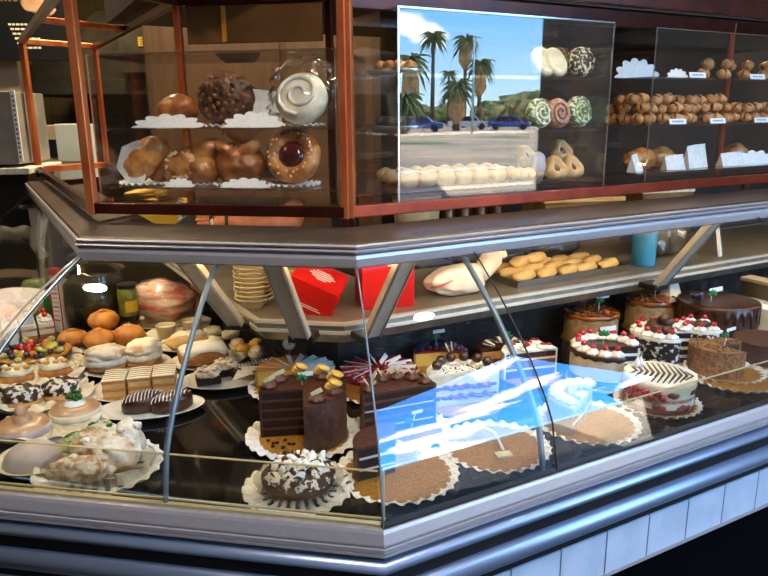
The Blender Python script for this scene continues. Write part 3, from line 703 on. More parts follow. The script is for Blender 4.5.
# ---- crumb coated black forest cake and the cut half showing beside it
P12 = (.925, 2.185)
board('gold board under the cherry cake coated with black crumbs', (*P12, DZ), .11)
c = cake('cherry_cake', 'cherry cake with sides coated in black and white crumbs and a dark peak', (*P12, DZ+.0045), .102, .112, 0, 282, layers=FB, frost='black_crumb', top='whip', t=.007)
for k in range(10):
    a = rad(8+29*k); rosette(c, (.079*cos(a), .079*sin(a), .1115), .022, 'whip', h=.02); ball(c, (.079*cos(a), .079*sin(a), .134), .0095, 'cherry', 'cherry')
for k in range(16):
    a = 2*pi*k/16*1.7; q = .045*math.sqrt((k % 8)/8); m = MB(); m.blob((0, 0, 0), (.02, .016, .014), k, .35, 2.5, 2); o = m.build('chocolate_curl', 'choc_frost', c); o.location = (q*cos(a), q*sin(a), .126+.03*(1-q/.045))
P12b = (1.075, 2.245)
board('gold board under the cherry cake slice behind the crumb cake', (*P12b, DZ), .085)
c = cake('cherry_cake', 'slice block of black forest cake with cherries in front of the big chocolate cake', (*P12b, DZ+.0045), .075, .110, 40, 320, layers=FB, frost='black_crumb', top='whip', t=.007)
for k in range(6):
    a = rad(50+50*k); rosette(c, (.053*cos(a), .053*sin(a), .1095), .02, 'whip', h=.018); ball(c, (.053*cos(a), .053*sin(a), .13), .0095, 'cherry', 'cherry')
for k in range(5): m = MB(); m.blob((0, 0, 0), (.016, .013, .01), k, .35, 2.5, 2); o = m.build('chocolate_curl', 'choc_frost', c); o.location = (.012*(k-2), .01*(-1)**k, .118)
# ---- two caramel pecan cakes at the back
for (x, y, r, a0, a1, lab, bl) in ((.775, 2.475, .098, 0, 360, 'caramel topped pecan cake at the back behind the white cherry cake', 'gold board under the left caramel pecan cake'),
                               (1.045, 2.60, .094, 0, 360, 'caramel glazed pecan cake farthest back beneath the slanted strut', 'gold board under the farther caramel pecan cake')):
    board(bl, (x, y, DZ), r+.008)
    c = cake('caramel_cake', lab, (x, y, DZ+.0045), r, .10 if x < .9 else .115, a0, a1, layers=[('cream', .6), ('nut_crumb', .25), ('cheesecake', .6), ('caramel', .1)], frost='side_tan', top='caramel', t=.006)
    hh = .10 if x < .9 else .115
    for k in range(24):
        a = rad(rnd.uniform(a0+5, a1-5)); q = r*.9*math.sqrt(rnd.random()); m = MB(); m.blob((0, 0, 0), (.011, .007, .005), k, .3, 2, 2); o = m.build('pecan', 'pecan' if k % 3 else 'caramel', c); o.location = (q*cos(a), q*sin(a), hh+.002); o.rotation_euler = (0, 0, k)
    drips(c, r, hh, a0, a1, 8, 'caramel', 3, .04, .16)
price_tag('white card with a blue green leaf on the left caramel cake', (.80, 2.47, DZ+.115), .2, 0, 'tag_green', True, .045, .05)
price_tag('round white and green pick on the farther caramel cake', (1.05, 2.58, DZ+.13), .3, 0, 'tag_green', True, .05, .05)
# ---- big chocolate cake with running glaze
P13 = (1.245, 2.475)
board('gold board under the big dripping chocolate cake', (*P13, DZ), .15)
c = cake('chocolate_cake', 'big round chocolate cake with dark glaze running down its sides', (*P13, DZ+.0045), .140, .135, 0, 360, n=4, frost='choc_frost', top='choc_gloss')
drips(c, .140, .135, 0, 360, 26, 'choc_gloss', 9, .12, .55)
m = MB(); m.lathe([(.141, .13), (.143, .134), (.141, .139), (.12, .141), (0, .141)], 60); m.build('glaze_top', 'choc_gloss', c)
price_tag('dark purple flower and green leaf tag on the big chocolate cake', (1.20, 2.44, DZ+.15), .2, .0, 'tag_green', True, .04, .055)
t = thing('flower_pick', 'dark purple flower pick on top of the big chocolate cake', 'ornament', (1.155, 2.455, DZ+.146))
m = MB()
for k in range(6): m.blob((.012*cos(k), .012*sin(k), .012+.003*k), (.013, .012, .011), k, .3, 2, 2)
m.build('petals', 'blueberry', t)
# ---- crumb cake, zebra cake
P14 = (1.085, 2.115)
board('gold board under the brown crumb coated cake', (*P14, DZ), .10); doily('white doily under the brown crumb coated cake', (P14[0]+.02, P14[1]-.01, DZ-.0), .12)['category'] = 'doily'
c = cake('crumb_cake', 'brown cake coated all over in nut crumbs with its right side cut', (*P14, DZ+.0055), .092, .088, 20, 300, layers=[('choc_sponge', .6), ('choc_frost', .2)]*3, frost='nut_crumb', top='nut_crumb', wob=.02)
m = MB()
for k in range(40):
    a = rad(rnd.uniform(22, 298)); q = .085*math.sqrt(rnd.random()); m.blob((q*cos(a), q*sin(a), .089), (.008, .008, .005), k, .4, 2, 1)
o = m.build('nut_crumbs', 'nut_crumb', c); o['kind'] = 'stuff'
price_tag('green and white tag in the brown crumb cake', (1.09, 2.10, DZ+.10), .3, .014, 'tag_green', True, .045, .035)
P15 = FR(1.01, .185)
doily('white doily under the striped berry cake', (*P15[:2], DZ), .118); board('gold board under the striped berry cake', (*P15[:2], DZ+.003), .108)
c = cake('berry_cream_cake', 'white cake with bold black stripes on top and berry layers in its sides', (*P15[:2], DZ+.0075), .098, .088, 0, 360, layers=[('choc_frost', .15), ('jam', .3), ('whip', .5), ('pink_crumb', .35), ('whip', .45), ('jam', .3), ('whip', .3)], frost='whip', top='icing_white', t=.010, bare=True)
m = MB(); m.lathe([(.097, .062), (.0995, .066), (.1005, .08), (.099, .089), (.092, .0905), (.080, .0885)], 72, lambda a, k, r, z: (r, z-(.012*abs(sin(a*5))+.006*sin(a*3) if k == 0 else 0))); m.build('icing_band', 'icing_white', c)
for k in range(11):
    x = -.075+.015*k; L_ = math.sqrt(max(0, .083**2-x*x))
    m = MB(); m.tube([(x-.010, -L_, .0885), (x+.012, 0, .0885), (x-.006, L_, .0885)], [.0018, .0042, .0018], 6, M=Matrix.Rotation(-.35, 4, 'Z')); m.build('chocolate_stripe', 'choc_gloss', c)
for k in range(30):
    a = k*2.4+.3*sin(k); zz = (.020, .055)[k % 2]+.006*sin(k*1.7); m = MB(); m.blob((0, 0, 0), (.013, .007, .010), k, .3, 2, 2); o = m.build('berry', ('jam', 'strawberry', 'jam')[k % 3], c); o.location = (.096*cos(a), .096*sin(a), zz); o.rotation_euler = (0, 0, a+pi/2)
for k in range(11):
    a = rad(165+9*k); ball(c, (.099*cos(a), .099*sin(a), .050+.013*(k % 2)), .011, 'strawberry', 'strawberry')
for a in (80, 95): m = MB(); m.lathe([(.010, 0), (.006, .015), (0, .03)], 14); o = m.build('cream_peak', 'whip', c); o.location = (.07*cos(rad(a+40)), .07*sin(rad(a+40)), .093)
# ---- low board cakes behind the right guard
P16 = FR(.735, .185)
doily('white doily under the whipped topped cake right of the black joint', (*P16[:2], DZ), .138); board('gold board under the whipped topped cake right of the black joint', (*P16[:2], DZ+.003), .124)
c = cake('white_cream_cake', 'whipped cream topped half cake with lilac sides right of the black joint', (P16[0]-.01, P16[1], DZ+.0075), .098, .078, 62, 236, layers=[('pink_crumb', .5), ('whip', .2), ('pink_crumb', .5), ('lilac_mousse', .3)], frost='lilac_mousse', top='whip')
for k in range(9):
    a = rad(70+19*k); rosette(c, (.076*cos(a), .076*sin(a), .0775), .022, 'cream', h=.022)
for k in range(6): a = rad(70+30*k); ball(c, (.04*cos(a), .04*sin(a), .084), .012, 'lilac_mousse', 'sugar_ball')
P17 = FR(1.375, .20)
doily('white doily under the empty gold board at the right end', (*P17[:2], DZ), .135); board('empty gold board at the right end of the case', (*P17[:2], DZ+.003), .122)
P18 = FR(1.62, .26)
doily('white doily under the chocolate cake cut off by the right edge', (*P18[:2], DZ), .13); board('gold board under the chocolate cake cut off by the right edge', (*P18[:2], DZ+.003), .118)
c = cake('chocolate_cake', 'low dark chocolate cake cut off by the right edge of the view', (*P18[:2], DZ+.0075), .10, .07, 20, 320, n=3)
c = cake('white_cream_cake', 'cream cake at the back of the right end', (*FR(1.98, .46)[:2], DZ), .11, .1, 0, 360, frost='cream', top='whip', core='cream', fill='jam')

# ================================================================== LEFT HALF: PASTRIES ON PLATES
G = 'pastries on plates at left'
def on(fnlabel, loc, r, ry=None, rz=0): return plate(fnlabel, (loc[0], loc[1], DZ), r, ry, rz)
def tissue(label, loc, r, seed=0, rz=0):
    m = MB(); n = 40
    def mod(a, k, rr, zz): return (rr*(1+.10*abs(sin(a*9+seed))) if k >= 2 else rr, zz+.012*abs(sin(a*9+seed)) if k >= 2 else zz)
    m.lathe([(0, 0), (r*.6, 0), (r, .018), (r*.99, .019), (r*.6, .001), (0, .001)], 108, mod)
    return solo('baking_paper', m, 'tissue', label, 'paper', loc, rz, 'crinkled baking papers')
# front: powdered cream pastries in a glass dish on a doily
Q = (-.680, 1.488)
doily('white scalloped doily under the powdered cream pastries at front left', (*Q, DZ), .142, n=20, lift=.02)
m = MB(); m.lathe([(0, .003), (.115, .003), (.125, .03), (.130, .031), (.121, .004), (0, .007)], 48, M=Matrix.Diagonal((1, .78, 1, 1)))
solo('glass_dish', m, 'dish_glass', 'oval glass dish under the powdered cream pastries at front left', 'dish', (*Q, DZ+.002), .15, 'clear glass dishes')
for k, (dx, dy, rx, ry, rz_, mm, lab) in enumerate(((-.02, -.045, .075, .038, .03, 'macaroon', 'long coconut dusted pastry at the front of the oval glass dish'),
      (.045, .0, .05, .042, .042, 'sugared', 'powdered cream mound at the right of the oval glass dish'),
      (-.015, .03, .06, .04, .045, 'macaroon', 'coconut heaped pastry in the middle of the oval glass dish'),
      (.055, .052, .034, .03, .055, 'sugared', 'white capped cream puff at the back of the oval glass dish'))):
    t = thing('cream_pastry', lab, 'pastry', (Q[0]+dx, Q[1]+dy, DZ+.008), .15, 'powdered pastries in the glass dish')
    m = MB(); m.blob((0, 0, rz_*.9), (rx, ry, rz_), 40+k, .25, 2.4, 4, flat=-.85); m.build('pastry_body', mm, t)
    for j in range(7):
        m = MB(); m.blob((0, 0, 0), (.013, .012, .009), j+k, .3, 2, 2); o = m.build('sugar_flake', 'whip' if j % 2 else 'sugared', t); o.location = (rx*.6*cos(j*2.1), ry*.6*sin(j*2.1), rz_*1.6)
# lilac dome with pistachio crumbs
Q = (-.850, 1.545)
on('white plate under the smooth lilac dome', Q, .10)
t = thing('mousse_dome', 'smooth pale lilac dome behind the low clear guard at far left', 'pastry', (Q[0]-.01, Q[1]-.015, DZ+.006))
m = MB(); m.lathe([(0, .052), (.02, .0505), (.045, .042), (.062, .025), (.068, .008), (.066, 0), (0, 0)], 40); m.build('dome', 'lilac_mousse', t)
m = MB(); m.lathe([(.066, 0), (.072, .002), (.071, .006), (.066, .008)], 40); m.build('biscuit_rim', 'cookie', t)
for k, (dx, dy, lab) in enumerate(((.075, .045, 'mound of green pistachio crumbs beside the lilac dome'), (.105, .115, 'cream tart sprinkled with green herbs behind the oval glass dish'))):
    t = thing('pistachio_pastry', lab, 'pastry', (Q[0]+dx, Q[1]+dy, DZ+.008))
    m = MB(); m.blob((0, 0, .016), (.045, .036, .022), 60+k, .25, 2.2, 3, flat=-.7); m.build('pastry_body', 'cream' if k else 'pistachio', t)
    for j in range(12): m = MB(); m.blob((0, 0, 0), (.009, .007, .005), j, .4, 2, 1); o = m.build('herb_crumb', 'pistachio' if j % 3 else 'mint', t); o.location = (.025*cos(j), .022*sin(j), .035)
# mousse tarts on a plate
Q = (-.90, 1.725)
on('long white plate under the brown and the mint topped tarts', Q, .150, .115, -.2)
tissue('crinkled paper under the brown and the mint topped tarts', (*Q, DZ+.006), .118, 2)
for (dx, dy, topm, lab) in ((-.058, -.045, 'tan_glaze', 'round brown glazed tart with a ball on top at far left'), (.035, .06, 'lilac_mousse', 'pale glazed tart topped with a green mint leaf')):
    t = thing('glazed_tart', lab, 'tart', (Q[0]+dx, Q[1]+dy, DZ+.010), 0, 'round glazed tarts')
    m = MB(); m.lathe([(0, 0), (.060, 0), (.068, .006), (.069, .022), (.066, .027), (0, .027)], 40, lambda a, k, r, z: (r*(1+.012*sin(a*24)), z)); m.build('shell', 'lilac_mousse' if dx < 0 else 'cream', t)
    m = MB(); m.lathe([(.066, .026), (.062, .034), (.04, .040), (0, .042)], 40); m.build('glaze', 'tan_glaze', t)
    if dx < 0:
        m = MB(); m.lathe([(.026, .038), (.024, .046), (.018, .056), (0, .06)], 24); m.build('knob', 'tan_glaze', t); ball(t, (0, 0, .066), .017, 'tan_glaze', 'mousse_ball')
    else:
        m = MB(); m.lathe([(.03, .04), (.02, .052), (0, .055)], 24); m.build('cream_cap', 'whip', t)
        for k in range(9): m = MB(); m.blob((0, 0, 0), (.011, .008, .006), k, .3, 2, 2); o = m.build('mint_leaf', 'mint', t); o.location = (.013*cos(k*.9), .012*sin(k*.9), .058+.006*(k % 3)); o.rotation_euler = (.4*k, .5, k)
# chocolate dusted cream puffs
Q = (-1.00, 1.90)
on('white plate under the chocolate dusted cream puffs', Q, .145, .12, -.1); tissue('crinkled paper under the chocolate dusted cream puffs', (*Q, DZ+.006), .125, 5)
for k, (dx, dy) in enumerate(((-.06, -.02), (.03, .03))):
    t = thing('cream_puff', ('left', 'right')[k]+' cream mound dusted with chocolate curls, behind the glazed tarts', 'pastry', (Q[0]+dx, Q[1]+dy, DZ+.010), .3)
    m = MB(); m.lathe([(0, 0), (.052, 0), (.058, .008), (.055, .016), (0, .018)], 32); m.build('base', 'choux', t)
    m = MB(); m.blob((0, 0, .030), (.055, .046, .03), 70+k, .2, 2.3, 4, flat=-.6); m.build('cream_mound', 'curls', t)
    for j in range(14): m = MB(); m.tube([(-.009, 0, 0), (0, .002, .002), (.009, 0, 0)], [.001, .0025, .001], 5); o = m.build('chocolate_curl', 'chocolate', t); a = j*2.4; q = .04*math.sqrt(j/14); o.location = (q*cos(a), q*sin(a), .058-.5*q*q/.04); o.rotation_euler = (0, .3*sin(j), j)
# caramelised cream pastries
Q = (-1.10, 2.065)
on('white plate under the caramelised custard pastries', Q, .15, .115, -.1); tissue('crinkled paper under the caramelised custard pastries', (*Q, DZ+.006), .125, 1)
for k, (dx, dy) in enumerate(((-.06, -.025), (.035, .03))):
    t = thing('custard_pastry', ('left', 'right')[k]+' golden custard filled pastry with toasted cream on top', 'pastry', (Q[0]+dx, Q[1]+dy, DZ+.010), .35)
    m = MB(); m.blob((0, 0, .018), (.052, .038, .022), 80+k, .12, 2, 3, flat=-.8); m.build('pastry_base', 'bun_gold', t)
    m = MB(); m.blob((0, 0, .038), (.047, .034, .016), 83+k, .25, 2.4, 3, flat=-.6); m.build('custard', 'cream', t)
    for j in range(6): m = MB(); m.blob((0, 0, 0), (.010, .009, .008), j, .3, 2, 2); o = m.build('toasted_peak', 'cheesecake' if j % 2 else 'whip', t); o.location = (-.032+.013*j, .012*(-1)**j, .054)
# fruit tart
Q = (-1.205, 2.265)
on('white plate under the mixed fruit tart', Q, .145, .125, 0)
t = thing('fruit_tart', 'mixed fruit tart with strawberry, kiwi, orange and blueberries at left', 'tart', (Q[0]-.01, Q[1], DZ+.006))
m = MB(); m.lathe([(0, 0), (.095, 0), (.118, .026), (.120, .03), (.112, .03), (.104, .022), (0, .022)], 72, lambda a, k, r, z: (r*(1+(.02*sin(a*26) if 0 < k < 4 else 0)), z)); m.build('crust', 'crust', t)
m = MB(); m.lathe([(0, .026), (.106, .025), (.106, .0225), (0, .0225)], 40); m.build('custard', 'cheesecake', t)
FR_ = [('strawberry', 'strawberry', (.022, .018, .022), 5), ('kiwi_slice', 'kiwi', (.026, .021, .008), 5), ('orange_piece', 'orange_fruit', (.02, .014, .012), 6), ('blueberry', 'blueberry', (.011, .011, .010), 16), ('grape_half', 'pistachio', (.016, .012, .011), 5)]
k = 0
for n_, mm, sz, cnt in FR_:
    for j in range(cnt):
        a = k*2.399; q = .012+.088*math.sqrt(k/37); m = MB(); m.blob((0, 0, 0), sz, k, .1, 1.8, 2); o = m.build(n_, mm, t); o.location = (q*cos(a), q*sin(a), .034+.006*(k % 3)); o.rotation_euler = (.3*sin(k), .3*cos(k), a); k += 1
# row of cream slices with cherries on a dark tray
Q = (-1.385, 2.50)
m = MB(); m.box((0, 0, .006), (.25, .15, .012)); t_ = solo('serving_tray', m, 'wood_brown', 'dark brown tray under the cherry topped cream slices', 'tray', (*Q, DZ), RL+pi/2, None)
for k in range(8):
    x, y = -.09+.06*(k % 4), -.032+.064*(k // 4); ca, sa = cos(RL+pi/2), sin(RL+pi/2)
    lab = 'cherry cream slice in the dark tray, %s row, %s' % (('front', 'rear')[1-k // 4], ('at its left end', 'second from its left end', 'second from its right end', 'at its right end')[k % 4])
    t = thing('cream_slice', lab, 'pastry', (Q[0]+x*ca-y*sa, Q[1]+x*sa+y*ca, DZ+.0125), RL+pi/2, 'cherry cream slices on the dark tray')
    for z_, h_, m2, nm in ((0, .014, 'puff_pastry', 'pastry_layer'), (.014, .018, 'whip', 'cream_layer'), (.032, .010, 'pink_crumb', 'pastry_layer'), (.042, .014, 'whip', 'cream_layer')):
        m = MB(); m.box((0, 0, z_+h_/2), (.052, .054, h_)); m.build(nm, m2, t)
    rosette(t, (0, 0, .056), .022, 'whip', h=.022); ball(t, (0, 0, .084), .0105, 'cherry', 'cherry')
# brioche buns
Q = (-1.045, 2.43)
on('white plate under the four golden brioche buns', Q, .15, .13)
for k, (dx, dy, dz, r, lab) in enumerate(((-.10, -.02, 0, .054, 'golden brioche bun at the left of its plate'), (-.005, .045, .05, .056, 'golden brioche bun on top at the back of the plate'), (.0, -.03, 0, .056, 'golden brioche bun in the middle of the plate'), (.095, .01, 0, .058, 'golden brioche bun at the right of its plate'))):
    t = thing('brioche_bun', lab, 'bun', (Q[0]+dx, Q[1]+dy, DZ+.006+dz), k, 'golden brioche buns')
    m = MB(); m.lathe([(0, 0), (r*.72, 0), (r*.98, r*.42), (r, r*.6), (r*.8, r*.95), (r*.45, r*1.12), (0, r*1.16)], 48, lambda a, k_, rr, zz: (rr*(1+.035*sin(a*9+1)*(1 if k_ < 4 else .4)+.04*sin(3*a+k)), zz)); m.build('bun_body', 'bun_gold', t)
    m = MB(); m.blob((0, 0, r*1.12), (r*.34, r*.32, r*.16), k, .25, 2, 3); m.build('bun_top', 'bun_gold', t)
# powdered chantilly puffs
Q = (-.87, 2.185)
on('white plate under the powdered chantilly puffs', Q, .150, .125, 0); tissue('crinkled paper at the left of the powdered chantilly puffs', (Q[0]-.09, Q[1]+.03, DZ+.006), .085, 7)
for k, (dx, dy) in enumerate(((-.055, -.025), (.05, .035))):
    t = thing('chantilly_puff', ('left', 'right')[k]+' powdered choux puff filled with white whipped cream', 'pastry', (Q[0]+dx, Q[1]+dy, DZ+.007), .4+k)
    m = MB(); m.blob((0, 0, .016), (.066, .056, .020), 90+k, .12, 2.2, 3, flat=-.8); m.build('choux_base', 'choux', t)
    m = MB(); m.lathe([(0, .022), (.062, .024), (.068, .034), (.062, .046), (0, .05)], 54, lambda a, k_, rr, zz: (rr*(1+.07*abs(sin(a*9))), zz), M=Matrix.Diagonal((1, .86, 1, 1))); m.build('whipped_cream', 'whip', t)
    m = MB(); m.blob((0, 0, .056), (.066, .055, .03), 93+k, .16, 2.6, 4, flat=-.35); m.build('powdered_top', 'sugared', t)
# napoleon slices
Q = (-.755, 1.985)
on('white plate under the iced napoleon slices', Q, .150, .115, .25)
for k, (dx, dy, rz_) in enumerate(((-.058, -.032, .22), (.010, -.012, .22), (.078, .008, .22))):
    t = thing('napoleon_slice', ('leftmost', 'middle', 'rightmost')[k]+' napoleon slice with lined white icing', 'pastry', (Q[0]+dx, Q[1]+dy, DZ+.006), rz_, 'iced napoleon slices')
    for z_, h_, m2, nm, ex in ((0, .011, 'puff_pastry', 'pastry_layer', 0), (.011, .015, 'pale_bread', 'cream_layer', -.003), (.026, .010, 'puff_pastry', 'pastry_layer', 0), (.036, .015, 'pale_bread', 'cream_layer', -.003), (.051, .010, 'puff_pastry', 'pastry_layer', 0), (.061, .004, 'icing_white', 'icing', .001)):
        m = MB(); m.box((0, 0, z_+h_/2), (.066+ex, .10+ex, h_)); m.build(nm, m2, t, bevel=.0015)
    for j in range(6): m = MB(); m.tube([(-.033, -.042+.017*j, .0655), (0, -.036+.017*j, .0655), (.033, -.042+.017*j, .0655)], .0009, 5); m.build('chocolate_line', 'pecan', t)
# chocolate ovals with white drizzle
Q = (-.672, 1.835)
on('white oval plate under the drizzled chocolate cakes', Q, .150, .085, .24)
for k, (dx, dy, a) in enumerate(((-.025, .012, .62), (.058, .012, .62))):
    t = thing('chocolate_oval', ('left', 'right')[k]+' chocolate coated oval cake with fine white drizzle', 'pastry', (Q[0]+dx, Q[1]+dy, DZ+.006), .55)
    m = MB(); m.lathe([(0, 0), (.056, 0), (.060, .006), (.060, .028), (.054, .040), (.03, .047), (0, .049)], 40, M=Matrix.Diagonal((1, .62, 1, 1))); m.build('coating', 'choc_gloss', t)
    for j in range(11):
        x = -.05+.01*j; L_ = .034*math.sqrt(max(.02, 1-(x/.058)**2)); pts = [(x+.012*q, L_*q, .0495-.0085*(q*q)-.013*(x/.058)**4) for q in (-1, -.5, 0, .5, 1)]
        m = MB(); m.tube(pts, .0013, 5); m.build('white_drizzle', 'label_white', t)
# strudel, brownies and paper cups
Q = (-.605, 2.225)
on('white plate under the powdered strudel', Q, .125, .10, .2)
t = thing('strudel', 'thick white powdered strudel piece behind the brownies', 'pastry', (Q[0]-.015, Q[1], DZ+.006), .45)
m = MB(); m.blob((0, 0, .030), (.082, .058, .036), 5, .10, 1.6, 4, flat=-.8, fn=lambda p: Vector((max(-.8, min(.8, p.x))*1.2, max(-.8, min(.8, p.y))*1.2, p.z))); m.build('pastry_body', 'puff_pastry', t)
m = MB(); m.blob((0, 0, .040), (.080, .057, .032), 6, .10, 1.8, 4, flat=-.2, fn=lambda p: Vector((max(-.8, min(.8, p.x))*1.2, max(-.8, min(.8, p.y))*1.2, p.z))); m.build('sugar_coat', 'whip', t)
for k, (x, y, rr) in enumerate(((-.50, 2.30, .03), (-.445, 2.27, .028), (-.46, 2.35, .03), (-.53, 2.36, .028))):
    t = thing('paper_cup_cake', ('small cream filled cup cake right behind the strudel', 'small cup cake nearest the zigzag iced bar', 'small cup cake farthest back behind the strudel', 'small cup cake at the left of the group behind the strudel')[k], 'cup cake', (x, y, DZ), 0, 'small cup cakes behind the strudel')
    m = MB(); m.lathe([(0, 0), (rr*.75, 0), (rr*1.05, .026), (rr*.95, .026), (0, .02)], 54, lambda a, k_, r, z: (r*(1+.05*sin(a*18)), z)); m.build('paper_case', 'tissue', t)
    m = MB(); m.blob((0, 0, .03), (rr*.9, rr*.9, .018), k, .2, 2, 3); m.build('cake_top', 'macaroon' if k % 2 else 'cheesecake', t)
Q = (-.508, 2.055)
on('white plate under the crumb topped brownies', Q, .135, .095, .2)
for k, (dx, dy, dz, rz_) in enumerate(((-.05, -.012, .006, .35), (-.012, .058, .006, .5))):
    t = thing('brownie', ('front', 'rear')[k]+' brownie square covered with pale nut crumble', 'pastry', (Q[0]+dx, Q[1]+dy, DZ+dz), rz_, 'crumb topped brownies')
    m = MB(); m.box((0, 0, .012), (.075, .06, .024)); m.build('brownie_base', 'choc_sponge', t, bevel=.004)
    m = MB(); m.blob((0, 0, .031), (.040, .032, .016), 20+k, .3, 2.6, 3, flat=-.5); m.build('nut_crumble', 'macaroon', t)
    for j in range(8): m = MB(); m.blob((0, 0, 0), (.010, .008, .007), j, .35, 2, 2); o = m.build('crumble_lump', 'sugared', t); o.location = (.026*cos(j*.9), .02*sin(j*.9), .045)
for k in range(2):
    m = MB(); m.prism([(0, 0), (.075, .012), (.02, .05)], 0, .0012); solo('paper_slip', m, 'paper_white', ('white paper slip on the brownie plate', 'white paper slip beside the zigzag iced bar')[k], 'paper', (Q[0]+.03+.035*k, Q[1]-.03+.02*k, DZ+.020+.004*k), .2, None, (.25, -.12, .2+.6*k))
t = thing('chocolate_bar_cake', 'dark chocolate bar cake with white zigzag icing beside the cheesecake', 'pastry', (-.43, 2.135, DZ), .55)
m = MB(); m.box((0, 0, .017), (.16, .055, .034)); m.build('cake_body', 'choc_gloss', t, bevel=.006)
m = MB(); m.tube([(-.07+.0058*j, .02*(-1)**j, .0355) for j in range(25)], .0022, 6); m.build('zigzag_icing', 'label_white', t)
# ham in film, ramekins
Q = (-.905, 2.71)
on('white plate under the wrapped ham', Q, .16, .13, .2)
t = thing('wrapped_ham', 'pink ham in clear film behind the small white dishes', 'ham', (Q[0], Q[1], DZ+.006), -.25)
hm = Matrix.Rotation(-.28, 4, 'Y')
m = MB(); m.blob((0, 0, .088), (.135, .095, .086), 31, .16, 2.2, 4, flat=-.95); m.build('meat', 'ham', t)
m = MB(); m.blob((0, 0, .089), (.142, .101, .092), 31, .18, 2.3, 4, flat=-.96); m.build('film', 'wrap_film', t)
for k in range(5): m = MB(); m.tube([(-.1+.04*k, -.08, .06+.02*sin(k)), (-.09+.045*k, -.05, .15), (-.07+.04*k, .0, .178)], .0016, 5); m.build('film_crease', 'wrap_film', t)
Q = (-.795, 2.545)
on('white plate under the two small ramekins', Q, .125, .10, .5)
for k, (x, y) in enumerate(((-.832, 2.51), (-.752, 2.575))):
    t = thing('ramekin', ('left', 'right')[k]+' small white ramekin dish in front of the ham', 'ramekin', (x, y, DZ+.006))
    m = MB(); m.lathe([(0, 0), (.030, 0), (.037, .045), (.0395, .047), (.0375, .049), (.034, .046), (.030, .02), (0, .02)], 40, lambda a, k_, r, z: (r*(1+(.012*sin(a*28) if k_ < 3 else 0)), z)); m.build('dish', 'bowl_cream', t)
    m = MB(); m.lathe([(0, .036), (.0325, .035)], 24); m.build('custard', 'cream', t)
Q = (-.715, 2.40)
on('white plate under the folded pastry behind the strudel', Q, .125, .09, .3)
t = thing('folded_pastry', 'pale folded pastry on a plate below the ramekins', 'pastry', (Q[0]-.01, Q[1], DZ+.006), .4)
m = MB(); m.blob((0, 0, .02), (.075, .045, .025), 33, .25, 2.0, 3, flat=-.7); m.build('pastry_body', 'pale_bread', t)
m = MB(); m.blob((.01, .005, .036), (.06, .034, .02), 34, .35, 2.4, 3, flat=-.5); m.build('cream_fold', 'cream', t)
for k in range(5):
    m = MB(); m.blob((0, 0, .02), (.036, .03, .022), 35+k, .35, 2.2, 3, flat=-.8)
    solo('crumpled_paper', m, 'tissue', ('crumpled pale paper right of the ramekins', 'crumpled pale paper by the foot of the left strut', 'crumpled pale paper behind the strudel plate', 'crumpled pale paper left of the ramekins', 'crumpled pale paper against the ham plate')[k], 'paper', ((-.66, 2.53, DZ), (-.585, 2.50, DZ), (-.62, 2.40, DZ), (-.93, 2.47, DZ), (-.735, 2.66, DZ))[k], k, 'crumpled baking papers')
# jar, pickle jars, bottle, carton
t = thing('cookie_jar', 'big glass jar with a domed glass lid and dark contents at left', 'jar', (-1.155, 2.66, DZ))
m = MB(); m.lathe([(0, 0), (.108, 0), (.118, .012), (.122, .10), (.118, .20), (.100, .232), (.100, .238), (.096, .238), (.096, .232), (.113, .2), (.117, .1), (.112, .014), (0, .005)], 56); m.build('jar_body', 'jar_glass', t)
m = MB(); m.lathe([(0, .008), (.107, .012), (.1145, .1), (.111, .19), (.09, .205), (0, .2)], 40, lambda a, k, r, z: (r*(1+.01*noise.noise((cos(a)*5, sin(a)*5, z*20))), z)); m.build('contents', 'dark_olive', t)
m = MB(); m.lathe([(0, .281), (.03, .279), (.07, .268), (.105, .249), (.122, .241), (.122, .236), (.104, .242), (.07, .261), (.03, .272), (0, .274)], 56); o = m.build('lid', 'jar_glass', t)
m = MB(); m.lathe([(0, .28), (.014, .281), (.011, .289), (.026, .298), (.027, .306), (.018, .313), (0, .315)], 32); m.build('lid_knob', 'jar_glass', o)
for k, (z0_, h_) in enumerate(((0, .068), (.0685, .128))):
    t = thing('pickle_jar', ('lower squat jar of olives under the tall pickle jar', 'jar of pickles with a dark lid stacked right of the big jar')[k], 'jar', (-1.000, 2.60, DZ+z0_), .4)
    m = MB(); m.lathe([(0, 0), (.034, 0), (.038, .006), (.038, h_-.028), (.03, h_-.016), (0, h_-.016)], 32); m.build('contents', 'pickle_jar' if k else 'dark_olive', t)
    m = MB(); m.lathe([(0, -0.0), (.036, -0.0), (.040, .006), (.040, h_-.027), (.032, h_-.014), (0, h_-.014)], 32); m.build('jar_body', 'jar_glass', t)
    m = MB(); m.lathe([(0, h_-.016), (.036, h_-.016), (.037, h_-.001), (0, h_)], 32, smooth=False); m.build('lid', 'black_plastic', t)
    m = MB(); m.lathe([(.0405, .02), (.0405, h_*.5)], 12, a0=-1.9, a1=-.6); m.build('paper_label', 'label_white' if not k else 'yellow_paper', t)
    if k: 
        m = MB()
        for j in range(6): m.blob((.024*cos(j), .024*sin(j), .03+.011*j), (.013, .013, .009), j, .2, 2, 2)
        o = m.build('pickle_slices', 'pistachio', t); o['kind'] = 'stuff'
t = thing('green_bottle', 'slim green glass bottle standing left of the white and red carton', 'bottle', (-1.345, 2.69, DZ))
m = MB(); m.lathe([(0, 0), (.028, 0), (.030, .005), (.030, .12), (.024, .15), (.013, .18), (.012, .222), (0, .222)], 32); m.build('bottle_body', 'green_bottle', t)
m = MB(); m.lathe([(.0135, .215), (.0145, .216), (.0145, .236), (0, .238)], 20); m.build('cap', 'green_bottle', t)
m = MB(); m.lathe([(.0305, .05), (.0305, .10)], 16, a0=-2.4, a1=-.6); m.build('bottle_label', 'tag_green', t)
